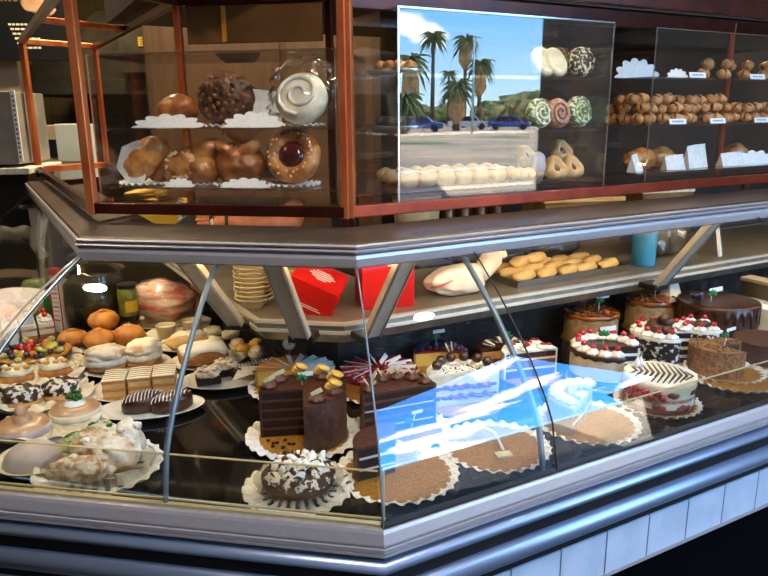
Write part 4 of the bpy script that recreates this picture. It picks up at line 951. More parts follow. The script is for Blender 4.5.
t = thing('carton', 'tall thin white carton with a red top and red edges beside the big jar', 'carton', (-1.275, 2.61, DZ), -.35)
m = MB(); m.box((0, 0, .115), (.05, .03, .23)); m.build('carton_body', 'label_white', t, bevel=.001)
m = MB(); m.box((0, 0, .243), (.0515, .0315, .026)); m.box((.022, -.0158, .115), (.006, .001, .23)); m.box((-.022, -.0158, .115), (.006, .001, .23)); m.build('red_trim', 'red_card', t)
m = MB()
for k in range(9): m.box((-.002, -.0158, .05+.018*k), (.028, .0008, .003 if k % 3 else .006))
m.build('printed_lines', 'grey_panel', t)
t = thing('plastic_bag', 'clear bag of yellow rolls behind the cherry cream slices', 'bag', (-1.50, 2.70, DZ), .3)
m = MB(); 
for k in range(7): m.blob((-.09+.03*k, .02*(-1)**k, .036+.012*(k % 3)), (.034, .026, .024), k, .2, 2, 2)
o = m.build('rolls', 'pale_bread', t); o['kind'] = 'stuff'
m = MB(); m.blob((0, 0, .058), (.125, .062, .056), 3, .2, 2.5, 4, flat=-.95); m.build('bag_film', 'wrap_film', t)
m = MB(); m.blob((0, 0, .07), (.16, .11, .085), 8, .35, 2.6, 4, flat=-.8); solo('garnish_greens', m, 'pistachio', 'pale green leafy garnish by the carton and the jar', 'garnish', (-1.42, 2.86, DZ))

# ================================================================== ON THE REAR SHELF
def bowl_mb():
    m = MB(); m.lathe([(0, 0), (.028, 0), (.030, .004), (.044, .020), (.055, .0285), (.0605, .031), (.0605, .0335), (.054, .0315), (.042, .022), (.027, .007), (0, .006)], 44); return m
ref = None
for k in range(12):
    lab = 'cream bowl in the left stack by the strut, %s' % ('lowest' if k == 0 else 'topmost' if k == 11 else ('second', 'third', 'fourth', 'fifth', 'sixth', 'seventh', 'eighth', 'ninth', 'tenth', 'eleventh', 'twelfth')[k-1]+' from the bottom')
    loc = (-.405+.0015*sin(k*2), 2.075+.001*cos(k*3), SZ+.0002+.0142*k)
    if ref is None: ref = solo('bowl', bowl_mb(), 'bowl_cream', lab, 'bowl', loc, 0, 'left stack of cream bowls')
    else: dup(ref, loc, label=lab)
for k in range(11):
    lab = 'cream bowl in the right stack by the red box, %s' % ('lowest' if k == 0 else 'topmost' if k == 10 else ('second', 'third', 'fourth', 'fifth', 'sixth', 'seventh', 'eighth', 'ninth', 'tenth', 'eleventh')[k-1]+' from the bottom')
    dup(ref, (-.275+.0015*sin(k*2.5), 2.115, SZ+.0002+.0142*k), label=lab, group='right stack of cream bowls')
def writing(root, rows, y, w, h, gap, mname='ink_white', seed=0, parent=None):
    r_ = random.Random(seed); m = MB()
    for k, frac in enumerate(rows):
        L_ = w*frac; x = -L_/2
        while x < L_/2-.002:
            q = r_.uniform(.5, 1.2)*h*.9; m.box((x+q/2, y-k*(h+gap), 0), (q*.8, h*r_.uniform(.7, 1), .0004)); x += q
    return m
RB = thing('red_box', 'red cardboard box tilted on one corner with white print on top', 'box', (-.205, 2.0, SZ+.071))
RB.rotation_euler = Euler((rad(24), rad(24), rad(-6)))
m = MB(); m.box((0, 0, 0), (.150, .105, .115)); m.build('carton', 'red_card', RB, bevel=.0015)
m = writing(RB, (.55, .8, .95, .7, .35), .028, .085, .0052, .0035, seed=2); o = m.build('printed_text', 'ink_white', RB); o.location = (.005, -.008, .0578)
m = writing(RB, (.75, 1), .0, .09, .0035, .004, seed=3); o = m.build('printed_text', 'ink_white', RB); o.location = (0, -.0528, -.024); o.rotation_euler = (pi/2, 0, 0)
m = MB(); m.box((0, -.0528, .0565), (.15, .0008, .002)); m.build('lid_edge', 'strawberry', RB)
R2 = FR(.43, .775)
RB2 = thing('red_box', 'tall red cardboard carton standing upright behind the right strut', 'box', (R2[0], R2[1], SZ), RR-.28)
m = MB(); m.prism([(-.082, -.06), (.082, -.06), (.082, .06), (-.082, .06)], 0, .205); m.build('carton', 'red_card', RB2, bevel=.002)
m = writing(RB2, (.8, 1, 0, .5, 0, .3), 0, .045, .009, .0065, seed=5); o = m.build('printed_text', 'ink_white', RB2); o.location = (.020, -.0608, .150); o.rotation_euler = (pi/2, 0, 0)
# bread in a white bag
Q = FR(.72, .755)
t = thing('bread_bag', 'white bread bag with a red stripe and a twisted end on the rear shelf', 'bag', (Q[0], Q[1], SZ+.001), RR+.02)
m = MB()
def bagfn(p): return Vector((p.x, p.y*(1-.25*max(0, p.x)), p.z*(1-.25*max(0, -p.x))))
m.blob((-.025, 0, .046), (.122, .058, .052), 51, .16, 1.7, 4, flat=-.85, fn=bagfn)
m.build('bag_body', 'bag_white', t)
m = MB(); pts = [(.05, 0, .045), (.085, 0, .072), (.118, 0, .108), (.14, 0, .125)]; m.tube(pts, [.032, .034, .038, .022], 20); m.blob((.138, 0, .122), (.028, .036, .026), 5, .2, 2, 3); m.build('twisted_end', 'bag_white', t)
m = MB(); m.tube([(-.146, -.02, .04), (-.118, -.052, .052), (-.085, -.058, .064)], [.002, .004, .002], 6); m.build('stripe', 'bag_stripe', t)
# tray of pale rolls
T0 = FR(1.175, .86)
t = thing('bread_tray', 'flat metal tray of pale rolls on the rear shelf', 'tray', (T0[0], T0[1], SZ+.001), RR)
m = MB(); m.box((0, 0, .003), (.52, .30, .006)); m.build('tray_base', 'tray_grey', t)
m = MB()
for c_, d_ in (((0, -.15, .012), (.53, .006, .024)), ((0, .15, .012), (.53, .006, .024)), ((-.262, 0, .012), (.006, .30, .024)), ((.262, 0, .012), (.006, .30, .024))): m.box(c_, d_)
m.build('tray_rim', 'tray_grey', t)
first = None; r_ = random.Random(5); cc, ss = cos(RR), sin(RR)
for k in range(18):
    ix, iy = k % 5, k // 5
    x, y = -.2+.1*ix+r_.uniform(-.008, .008), -.105+.07*iy; zz = SZ+.008
    if k >= 16: x, y, zz = -.15+.1*(k-16), -.02+.03*((k % 2)), SZ+.038
    loc = (T0[0]+x*cc-y*ss, T0[1]+x*ss+y*cc, zz); rz_ = RR+.25+r_.uniform(-.2, .2)
    lab = 'pale oval roll lying on top of the others in the metal tray' if k >= 16 else 'pale oval roll in the %s row of the metal tray' % ('front', 'second', 'third', 'rear')[iy]
    if first is None:
        m = MB(); m.blob((0, 0, .018), (.060, .031, .021), 61, .16, 1.8, 3, flat=-.85); first = solo('bread_roll', m, 'pale_bread', lab, 'roll', loc, rz_, 'pale rolls in the metal tray')
    else: dup(first, loc, rz_, lab)
Q = FR(1.575, .76)
t = thing('blue_canister', 'blue plastic canister with a pale lid on the rear shelf', 'canister', (Q[0], Q[1], SZ))
m = MB(); m.lathe([(0, 0), (.042, 0), (.045, .004), (.046, .13), (.042, .14), (0, .14)], 36); m.build('canister_body', 'blue_plastic', t)
m = MB(); m.lathe([(.046, .135), (.047, .155), (.035, .166), (0, .168)], 36); m.build('lid', 'bowl_cream', t)
for k, (s, i, sx, hz, l) in enumerate(((1.36, 1.04, .12, .07, 'grey green bundle in clear film behind the tray of rolls'), (1.78, .86, .11, .085, 'bundle in clear film right of the blue canister'), (.98, 1.07, .10, .07, 'bundle in clear film behind the bread bag'))):
    t = thing('wrapped_bundle', l, 'bundle', FR(s, i, SZ+.001), RR, 'film wrapped bundles on the rear shelf')
    m = MB(); m.blob((0, 0, hz*.9), (sx, .075, hz), 71+k, .25, 2, 3, flat=-.9); m.build('loaf', 'hood_metal', t)
    m = MB(); m.blob((0, 0, hz*.92), (sx*1.06, .08, hz*1.07), 74+k, .35, 2.4, 4, flat=-.9); m.build('film', 'wrap_film', t)
t = thing('end_divider', 'grey green end panel with a wooden top at the right end of the case', 'divider', FR(2.0, .35, DZ), RR+pi/2)
m = MB(); m.box((0, 0, .081), (.54, .012, .162)); m.build('panel', 'hood_metal', t)
m = MB(); m.box((0, -.02, .169), (.54, .07, .014)); m.build('wooden_top', 'wall_beige', t, bevel=.002)
t = thing('gold_ornament', 'shiny golden ornament on the wooden top at the right edge', 'ornament', FR(2.02, .33, DZ+.1765))
m = MB(); m.blob((0, 0, .03), (.032, .04, .032), 12, .5, 4, 4, flat=-.9); m.build('crown', 'gold_metal', t); m = MB(); m.lathe([(0, 0), (.034, 0), (.034, .008), (0, .008)], 30); m.build('foot', 'gold_metal', t)
t = thing('teal_cutter', 'teal plastic cutter leaning at the right end of the rear shelf', 'utensil', FR(1.99, .72, SZ+.001), RR+.5)
m = MB(); m.prism([(-.035, 0), (.04, 0), (.03, .15), (.005, .15)], -.004, .004, Matrix.Rotation(pi/2-.2, 4, 'X')); m.build('blade', 'teal_plastic', t)
m = MB(); m.prism([(-.035, 0), (-.012, 0), (.008, .16), (.0, .16)], -.006, .006, Matrix.Rotation(pi/2-.2, 4, 'X')); m.build('white_edge', 'label_white', t)
t = thing('paper_carton', 'pale folded paper carton behind the caramel cakes under the right strut', 'carton', FR(1.70, .72, DZ), RR+.2)
m = MB(); m.add([(-.075, -.05, 0), (.075, -.05, 0), (.075, .05, 0), (-.075, .05, 0), (-.03, -.012, .17), (.03, -.012, .17), (.03, .012, .17), (-.03, .012, .17)], [(3, 2, 1, 0), (4, 5, 6, 7), (0, 1, 5, 4), (1, 2, 6, 5), (2, 3, 7, 6), (3, 0, 4, 7)]); m.build('carton_body', 'cream', t)
m = MB(); m.box((0, 0, .172), (.062, .026, .006)); m.build('folded_rim', 'tissue', t)
# ================================================================== IN THE CLEAR BOXES OF THE RACKS
def standing_doily(label, loc, rz, w, h, group, lean=-.35):
    m = MB(); n = 60; vs = [(0, 0, 0)]
    for j in range(n+1):
        a = pi*j/n; e = .90+.22*abs(sin(a*6.5)); vs.append((w*cos(a)*e, 0, h*sin(a)*e+.001))
    m.add(vs, [(0, j+1, j+2) for j in range(n)]); m.add([(x, .0012, z_) for x, y, z_ in vs], [(0, j+2, j+1) for j in range(n)])
    return solo('paper_doily', m, 'doily', label, 'doily', loc, 0, group, (lean, 0, rz))
def flat_doily(label, loc, r, group): return doily(label, loc, r, group, 22, .006)
ZL, ZU = 1.4052, 1.5672
GA = 'large pastries in the left clear box'
def big(name, label, s, i, z_, rad_, m, seed, amp, freq, rot=(0, 0, 0), fn=None, sub=4):
    t = thing(name, label, 'pastry', FC(s, i, z_), RC, GA)
    mb = MB(); mb.blob((0, 0, rad_[2]), rad_, seed, amp, freq, sub, M=Matrix.Translation((0, 0, rad_[2]*0)) , fn=fn); o = mb.build('pastry_body', m, t); return t, o
for s, l in ((-.83, 'white paper doily under the tilted loaf at the lower left of the left box'), (-.69, 'white paper doily under the swirled pastry on the lower shelf'), (-.54, 'white paper doily under the split brown bun on the lower shelf'), (-.375, 'white paper doily under the jam danish on the lower shelf')): flat_doily(l, FC(s, .70, ZL), .072, 'doilies in the left clear box')
for s, l in ((-.735, 'white paper doily under the small roll on the upper shelf'), (-.585, 'white paper doily under the dark nutty pastry'), (-.36, 'white paper doily under the white iced bun')): flat_doily(l, FC(s, .72, ZU), .07, 'doilies in the left clear box')
for s, z_, w, h, l in ((-.685, ZL, .042, .024, 'scalloped doily edge standing at the lower shelf front left'), (-.49, ZL, .068, .026, 'scalloped doily edge standing at the lower shelf front middle'), (-.705, ZU, .098, .036, 'scalloped doily edge standing at the upper shelf front left'), (-.46, ZU, .08, .040, 'scalloped doily edge standing at the upper shelf front right')): standing_doily(l, FC(s, .615, z_), RC, w, h, 'standing doily edges in the left clear box')
# lower shelf
t = thing('glazed_bread', 'brown glazed oval bread leaning at the lower left of the left box', 'pastry', FC(-.825, .70, ZL+.004), RC, GA)
m = MB(); m.blob((0, 0, 0), (.082, .045, .048), 1, .12, 2, 4, M=Matrix.Translation((0, 0, .07)) @ Matrix.Rotation(rad(-42), 4, 'Y')); m.build('bread_body', 'danish', t)
m = MB(); m.blob((0, .02, 0), (.06, .05, .04), 2, .15, 2, 3, M=Matrix.Translation((.045, .02, .04)) @ Matrix.Rotation(rad(-30), 4, 'Y')); m.build('bread_end', 'brown_bread', t)
t = thing('swirl_pastry', 'golden swirled pastry with a raised curl on the lower shelf', 'pastry', FC(-.68, .70, ZL+.004), RC, GA)
for k, (c_, r__, rot) in enumerate((((-.02, 0, .05), (.068, .05, .05), -30), ((.03, .01, .085), (.072, .045, .036), -22), ((.04, -.01, .04), (.045, .045, .04), 10))):
    m = MB(); m.blob((0, 0, 0), r__, 4+k, .14, 2.4, 4, M=Matrix.Translation(c_) @ Matrix.Rotation(rad(rot), 4, 'Y')); m.build('dough_fold', 'danish', t)
for k in range(16): m = MB(); m.box((0, 0, 0), (.012, .008, .0015)); o = m.build('almond_flake', 'flake', t); a = k*2.4; o.location = (-.02+.05*cos(a)*.8, -.042, .055+.035*sin(a)); o.rotation_euler = (pi/2+.3*sin(k), .4*k, 0)
t = thing('split_bun', 'round dark golden bun split on top on the lower shelf', 'pastry', FC(-.535, .70, ZL+.004), RC, GA)
m = MB(); m.blob((0, 0, .055), (.070, .06, .058), 9, .16, 2.5, 4, flat=-.9); m.build('bun_body', 'brown_bread', t)
for k, x in enumerate((-.03, .035)): m = MB(); m.blob((0, 0, 0), (.04, .03, .018), 10+k, .2, 2.4, 3, M=Matrix.Translation((x, -.02, .098)) @ Matrix.Rotation(rad(28*(-1)**k), 4, 'Y')); m.build('crust_flap', 'danish', t)
t = thing('jam_danish', 'round danish with a dark purple jam centre and sugar flakes', 'pastry', FC(-.375, .70, ZL+.004), RC, GA)
TM = Matrix.Translation((0, 0, .078)) @ Matrix.Rotation(rad(68), 4, 'X')
m = MB(); m.lathe([(.033, .012), (.045, .026), (.062, .028), (.078, .012), (.078, -.008), (.06, -.02), (0, -.02)], 48, lambda a, k, r, z_: (r*(1+.05*noise.noise((cos(a)*2.5, sin(a)*2.5, k*.5))), z_+.006*noise.noise((cos(a)*4, sin(a)*4, k))), M=TM); m.build('dough_ring', 'danish', t)
m = MB(); m.lathe([(0, .026), (.02, .025), (.038, .018), (.044, -.01)], 32, M=TM); m.build('jam_centre', 'purple_jam', t)
for k in range(26):
    a = k*2.4; q = .052+.018*((k*7) % 5)/5; m = MB(); m.box((0, 0, 0), (.007, .005, .0012)); o = m.build('sugar_flake', 'flake', t); o.matrix_local = TM @ Matrix.Translation((q*cos(a), q*sin(a), .029)) @ Matrix.Rotation(k, 4, 'Z') @ Matrix.Rotation(.3*sin(k), 4, 'X')
# upper shelf
t = thing('sugar_roll', 'small brown roll behind the upper left doily of the left box', 'pastry', FC(-.74, .76, ZU+.004), RC, GA)
m = MB(); m.blob((0, 0, .045), (.06, .05, .046), 14, .12, 2, 3, flat=-.9); m.build('roll_body', 'brown_bread', t)
t = thing('nutty_pastry', 'dark round pastry covered with chopped nuts on the upper shelf', 'pastry', FC(-.575, .72, ZU+.004), RC, GA)
m = MB(); m.blob((0, 0, .074), (.083, .055, .074), 15, .10, 2.2, 5, flat=-.95); m.build('pastry_body', 'dark_nutty', t)
for k in range(46):
    a = k*2.39; q = math.sqrt(k/46); m = MB(); m.blob((0, 0, 0), (.008, .006, .008), k, .35, 2, 1); o = m.build('chopped_nut', 'pecan' if k % 3 else 'choc_gloss', t); o.location = (.078*q*cos(a), -.055*math.sqrt(max(.02, 1-q*q))-.002, .074+.069*q*sin(a))
t = thing('iced_bun', 'big white iced spiral bun in crumpled film at the upper right', 'pastry', FC(-.345, .70, ZU+.004), RC, GA)
TM = Matrix.Translation((0, 0, .072)) @ Matrix.Rotation(rad(62), 4, 'X')
m = MB(); m.lathe([(0, .03), (.03, .03), (.055, .026), (.072, .012), (.072, -.012), (.05, -.024), (0, -.024)], 44, M=TM); m.build('icing', 'icing_white', t)
pts = [((.012+.0026*k)*cos(k*.55), (.012+.0026*k)*sin(k*.55), .031) for k in range(21)]
m = MB(); m.tube([TM @ Vector(p) for p in pts], .006, 8); m.build('icing_spiral', 'whip', t)
m = MB(); m.blob((0, 0, 0), (.115, .06, .088), 18, .32, 2.6, 4, M=Matrix.Translation((.015, .012, .085))); m.build('film', 'wrap_film', t)
m = MB(); m.prism([(0, 0), (.15, 0), (.14, .10), (.02, .115)], 0, .0015, Matrix.Rotation(pi/2-.2, 4, 'X')); solo('paper_sheet', m, 'paper_white', 'white paper sheet standing behind the dark nutty pastry', 'paper', FC(-.60, .84, ZU+.001), RC, None, (0, 0, RC))
m = MB(); m.prism([(0, 0), (.05, 0), (.075, .08), (.055, .13), (0, .11), (-.03, .05)], 0, .0015, Matrix.Rotation(pi/2+.15, 4, 'X')); solo('paper_sheet', m, 'paper_white', 'folded white paper at the lower left end of the left box', 'paper', FC(-.875, .68, ZL+.001), RC)

# ---- middle box
GB = 'cookies in the middle clear box'
Z1, Z2, Z3 = 1.3932, 1.5482, 1.7032
def disc(name, label, s, i, z_, r, th, m, tilt=70, yaw=0, group=GB, mod=None, cat='cookie'):
    t = thing(name, label, cat, FR(s, i, z_+r*sin(rad(tilt))*1.03+th*.5*cos(rad(tilt))), 0, group); t.rotation_euler = Euler((rad(tilt), 0, RR+yaw), 'XYZ')
    mb = MB(); mb.lathe([(0, th/2), (r*.8, th/2), (r*.95, th*.35), (r, 0), (r*.95, -th*.35), (r*.8, -th/2), (0, -th/2)], 36, mod); mb.build('cookie_body', m, t); return t
for k, (s, mm, l) in enumerate(((.935, 'pale_cookie', 'left cream coloured disc cookie on the top shelf'), (.985, 'pale_cookie', 'right cream coloured disc cookie on the top shelf'))):
    t = disc('disc_cookie', l, s, .66, Z3, .048, .022, mm, 66, .15); mb = MB(); mb.lathe([(.03, .0112), (.034, .0125), (.038, .0112)], 30); mb.build('ridge', 'cream', t)
for k, (s, i, mm, l) in enumerate(((1.032, .80, 'dark_nutty', 'dark nut coated cookie behind the disc cookies'), (1.085, .655, 'sprinkle', 'round cookie coated in dark and pale sprinkles on the top shelf'), (1.035, .70, 'nut_crumb', 'brown nut coated cookie between the disc and the sprinkled cookie'))):
    t = disc('coated_cookie', l, s, i, Z3, .047, .04, mm, 78, -.1, mod=lambda a, k_, r, z_: (r*(1+.04*noise.noise((cos(a)*5, sin(a)*5, k_))), z_))
    mb = MB()
    for j in range(26): a = j*2.4; q = .043*math.sqrt(j/26); mb.blob((q*cos(a), q*sin(a), .02), (.005, .005, .003), j, .3, 2, 1)
    o = mb.build('coating_crumbs', mm, t); o['kind'] = 'stuff'
for k, (s, i, mm, l) in enumerate(((.915, .645, 'green_swirl', 'left round slice with a green swirl on the middle shelf'), (.99, .645, 'pink_crumb', 'round slice coated in pink brown crumbs on the middle shelf'), (1.085, .65, 'green_swirl', 'right round slice with green and white flakes on the middle shelf'), (.945, .74, 'dark_nutty', 'dark slice behind the green swirl slice'), (1.03, .75, 'nut_crumb', 'brown slice behind the pink crumb slice'))):
    t = disc('roll_slice', l, s, i, Z2, .046 if k != 2 else .05, .036, mm, 80, .05, mod=lambda a, k_, r, z_: (r*(1+.05*noise.noise((cos(a)*4, sin(a)*4, k_+s*9))), z_))
    mb = MB(); mb.tube([((.006+.0017*j)*cos(j*.6), (.006+.0017*j)*sin(j*.6), .0195) for j in range(20)], .0035, 6); mb.build('swirl', ('cream', 'nut_crumb', 'pistachio', 'choc_frost', 'caramel')[k], t)
m = MB()
for k in range(9): m.tube([(-.09+.02*k, 0, .02), (-.10+.022*k, -.01, .06+.01*(k % 3)), (-.115+.025*k, -.02, .075)], [.006, .012, .002], 5)
solo('dried_leaves', m, 'dark_nutty', 'curled dark leaves behind the round slices on the middle shelf', 'leaves', FR(.93, .84, Z2), RR)['kind'] = 'stuff'
def hamantasch(label, s, i, z_, r, tilt, yaw, fill):
    t = thing('triangle_cookie', label, 'cookie', FR(s, i, z_), 0, 'triangle cookies on the bottom shelf'); t.rotation_euler = Euler((0, 0, RR+yaw))
    TM = Matrix.Translation((0, 0, r*.62)) @ Matrix.Rotation(rad(tilt), 4, 'X') @ Matrix.Rotation(rad(-30), 4, 'Z')
    md = lambda a, k, rr, zz: (rr*(1-.26*(.5-.5*cos(3*a))), zz)
    mb = MB(); mb.lathe([(0, -.008), (r*.9, -.008), (r, 0), (r*.96, .014), (r*.75, .026), (r*.45, .022), (r*.30, .012), (0, .010)], 48, md, M=TM); mb.build('dough', 'cookie', t)
    mb = MB(); mb.lathe([(0, .017), (r*.22, .016), (r*.34, .011)], 30, md, M=TM); mb.build('filling', fill, t); return t
for a in (('left triangle cookie in the front row of the middle box', .985, .64, Z1, .046, 62, 0, 'pecan'), ('middle triangle cookie in the front row of the middle box', 1.055, .64, Z1, .046, 60, .1, 'jam'),
          ('right triangle cookie in the front row at the box end', 1.10, .70, Z1, .042, 62, -.1, 'jam'), ('triangle cookie with a red centre perched on the front ones', 1.075, .715, Z1+.048, .046, 58, 0, 'jam'), ('triangle cookie behind at the left of the pile', .98, .78, Z1+.03, .046, 50, .2, 'pecan')): hamantasch(*a)
t = thing('sugar_cookie', 'pale lilac paper wrapped cookie left of the triangle cookies', 'cookie', FR(.925, .65, Z1), 0); t.rotation_euler = Euler((0, 0, RR))
m = MB(); m.blob((0, 0, .042), (.028, .02, .045), 3, .15, 2, 3); m.build('wrapped_cookie', 'lilac_mousse', t)
for k in range(6):
    s = .435+.062*k; t = thing('drizzled_pastry', 'white drizzled bar in the bottom front row, %s' % ('leftmost', 'second from left', 'third from left', 'fourth from left', 'fifth from left', 'last at right')[k], 'pastry', FR(s, .63, Z1+.001), RR+.5, 'drizzled bars in the middle box')
    m = MB(); m.blob((0, 0, .024), (.045, .026, .026), k, .12, 2, 3, flat=-.85); m.build('bar_body', 'pale_bread', t)
    m = MB(); m.tube([(-.036+.008*j, .016*(-1)**j, .047-.35*abs(-.036+.008*j)**1.35) for j in range(10)], .0026, 6); m.build('icing_drizzle', 'whip', t)
first = None
for k in range(16):
    s, i = .44+.055*(k % 8)+.02*(k // 8), .74+.075*(k // 8); loc = FR(s, i, Z1+.001); lab = 'small round cookie in the %s row behind the drizzled bars' % ('nearer', 'farther')[k // 8]
    if not first:
        m = MB(); m.blob((0, 0, .022), (.028, .028, .024), 5, .12, 2, 3, flat=-.8); first = solo('round_cookie', m, 'cookie', lab, 'cookie', loc, 0, 'small round cookies in the middle box')
    else: dup(first, loc, k, lab)
for k in range(7):
    s = .83+.03*(k % 4)-.02*(k // 4); dup(first, FR(s, .655+.06*(k // 4), Z1+.001+.0*(k)), k, 'small pale ball cookie in the heap left of the wrapped cookie', scale=.85)
for k, (z_, l) in enumerate(((Z3, 'silver foil tray of brown bites at the left end of the top shelf'), (Z2, 'silver foil tray of wrapped bites at the left end of the middle shelf'))):
    t = thing('foil_tray', l, 'tray', FR(.46, .75, z_+.001), RR)
    m = MB(); m.lathe([(0, 0), (.06, 0), (.075, .018), (.077, .018), (.062, .002), (0, .002)], 36, M=Matrix.Diagonal((1, 1.5, 1, 1))); m.build('foil', 'steel', t)
    m = MB()
    for j in range(14): a = j*2.4; q = .05*math.sqrt(j/14); m.blob((q*cos(a), 1.5*q*sin(a), .028), (.017, .017, .016), j, .25, 2, 2)
    o = m.build('bites', 'danish' if k == 0 else 'hood_metal', t); o['kind'] = 'stuff'
# ---- right box: rugelach, price cards, bread in papers
C1, C2, C3 = 1.3952, 1.5552, 1.7122
def rugelach():
    t = thing('rugelach', 'x', 'pastry', (0, 0, 0), 0)
    m = MB(); m.lathe([(0, -.026), (.009, -.026), (.013, -.018), (.0165, -.012), (.0165, -.005), (.0205, -.004), (.0205, .004), (.0165, .005), (.0165, .012), (.013, .018), (.009, .026), (0, .026)], 22, lambda a, k, r, z_: (r*(1+.06*sin(2*a+k)), z_), M=Matrix.Rotation(pi/2, 4, 'Y') @ Matrix.Translation((-.0, 0, 0))); m.build('dough_roll', 'rugelach', t)
    m = MB(); m.tube([(.0, .0212*cos(q), .0212*sin(q)) if False else (-.014+.0035*j, .0188*cos(j*.8), .0188*sin(j*.8)) for j, q in enumerate(range(9))], .0028, 6); m.build('nut_swirl', 'choc_frost', t)
    return t
proto = None; r_ = random.Random(11)
def rug(s, i, z_, label, grp):
    global proto
    loc = FR(s, i, z_+.0205); rot = (r_.uniform(-.3, .3), r_.uniform(-.25, .25), RR+r_.choice((0, pi/2, .6, -.7))+r_.uniform(-.4, .4))
    if proto is None:
        proto = rugelach(); proto.location = loc; proto.rotation_euler = rot; proto['label'] = label; proto['group'] = grp
    else: dup(proto, loc, None, label, rot, 1.0, grp)
for lay, n_, z_ in ((0, 15, C2), (1, 14, C2+.032), (2, 9, C2+.062)):
    for row in range(3 - (lay == 2)):
        for k in range(n_):
            rug(1.36+.058*k+.02*(lay % 2)+r_.uniform(-.012, .012), .65+.062*row+.015*lay+r_.uniform(-.01, .01), z_+r_.uniform(0, .007)*(lay > 0), 'small curled rugelach in the %s of the right box middle shelf' % ('bottom layer', 'second layer', 'top layer')[lay], 'rugelach pile on the middle shelf')
for lay, n_, z_ in ((0, 12, C3), (1, 11, C3+.034)):
    for k in range(n_): rug(1.70+.058*k+.02*lay, .67+.04*(k % 2), z_, 'small curled rugelach in the %s of the right box top shelf' % ('bottom layer', 'upper layer')[lay], 'rugelach on the top shelf')
for k, (s, z_, l) in enumerate(((1.60, C3, 'white price card on the top shelf at left'), (1.935, C3, 'white price card on the top shelf at right'), (1.52, C2, 'leftmost white price card in front of the middle pile'), (1.735, C2, 'second white price card in front of the middle pile'), (1.99, C2, 'third white price card in front of the middle pile'))):
    t = thing('price_card', l, 'price card', FR(s, .612, z_+.001), RR, 'price cards in the right box'); t.rotation_euler = Euler((-.25, 0, RR))
    m = MB(); m.box((0, 0, .010), (.085, .0015, .019)); m.build('card', 'label_white', t)
    m = MB()
    for j in range(7): m.box((-.026+.0085*j, -.001, .0105), (.006, .0006, .005))
    m.build('printed_text', 'blue_plastic', t)
for k in range(7):
    s = 1.335+.0*k; a = k
for k, (s, z_, w, h, l) in enumerate(((1.40, C3, .10, .062, 'big scalloped paper doily standing at the left end of the top shelf'), (1.53, C3, .05, .03, 'small scalloped doily standing on the top shelf of the right box'), (2.02, C1, .13, .05, 'scalloped doily standing at the lower right of the right box'))): standing_doily(l, FR(s, .70 if k == 0 else .64, z_), RR, w, h, 'standing doilies in the right box', -.15)
for k, (s, i, ln, l) in enumerate(((1.44, .70, .085, 'brown bread piece wrapped in white paper at the left of the bottom shelf'), (1.60, .74, .075, 'brown bread piece behind the white papers on the bottom shelf'), (2.05, .75, .06, 'bread piece behind the scalloped doily on the bottom shelf'))):
    t = thing('bread_piece', l, 'bread', FR(s, i, C1+.001), RR+.2, 'bread pieces on the bottom shelf')
    m = MB(); m.blob((0, 0, .036), (ln, .042, .04), 30+k, .16, 2, 4, flat=-.85); m.build('bread_body', 'danish', t)
for k, (s, i, w, h, rr_, l) in enumerate(((1.38, .64, .075, .06, .4, 'white paper sheet at the left end of the bottom shelf'), (1.55, .625, .085, .052, -.15, 'white paper bag in front of the second bread piece'), (1.69, .64, .115, .085, .08, 'tall white paper bag in the middle of the bottom shelf'), (1.88, .63, .12, .05, -.05, 'low white paper bag at the right of the bottom shelf'))):
    t = thing('paper_bag', l, 'paper bag', FR(s, i, C1+.001), RR+rr_, 'white papers on the bottom shelf')
    m = MB(); m.add([(-w/2, 0, 0), (w/2, 0, 0), (w/2*.96, .02, h), (-w/2*.9, .022, h*.92), (-w/2, .035, 0), (w/2, .035, 0)], [(0, 1, 2, 3), (4, 3, 2, 5), (0, 3, 4), (1, 5, 2), (0, 4, 5, 1)]); m.build('bag_body', 'paper_white', t)
    m = MB(); m.tube([(-w/2*.9, .021, h*.92), (0, .024, h*.97), (w/2*.96, .019, h)], .002, 5); m.build('folded_edge', 'label_white', t)
# ================================================================== BEHIND THE COUNTER
def box_part(root, name, m, c, d, bevel=.004, rz=0): mb = MB(); mb.box(c, d, rz); return mb.build(name, m, root, bevel=bevel)
t = thing('back_counter', 'steel back counter behind the middle of the pastry case', 'counter', (-.86, 3.72, 0))
box_part(t, 'worktop', 'steel', (0, 0, .905), (1.5, .6, .03)); box_part(t, 'body', 'hood_metal', (0, .02, .445), (1.44, .54, .89))
t = thing('back_counter', 'long steel back counter behind the right arm of the case', 'counter', FR(2.95, 1.82), RR)
box_part(t, 'worktop', 'steel', (0, 0, .905), (3.8, .5, .03)); box_part(t, 'body', 'hood_metal', (0, .0, .445), (3.7, .46, .89))
ZC = .921
def onc(name, label, cat, x, y, rz=0): return thing(name, label, cat, (x, y, ZC), rz)
t = onc('paper_box', 'yellow box painted like the lit area seen under the left rack', 'box', -1.18, 3.62); box_part(t, 'box_body', 'yellow_paper', (0, 0, .14), (.26, .22, .28)); box_part(t, 'box_lid', 'cheesecake', (0, 0, .29), (.27, .23, .025))  # box added in place of a brightly lit patch, its glow put into the yellow
t = onc('paper_box', 'white box seen through the gap under the left rack', 'box', -.95, 3.55); box_part(t, 'box_body', 'paper_white', (0, 0, .14), (.17, .2, .28)); box_part(t, 'box_lid', 'label_white', (0, 0, .285), (.18, .21, .02))
t = onc('bucket', 'pale bucket behind the counter under the right rack', 'bucket', .17, 3.52)
m = MB(); m.lathe([(0, 0), (.10, 0), (.125, .27), (.13, .275), (.13, .285), (.12, .285), (.1, .02), (0, .02)], 36); m.build('bucket_body', 'cream', t); m = MB(); m.lathe([(.13, .28), (.133, .295), (.05, .3), (0, .3)], 36); m.build('lid', 'bowl_cream', t)
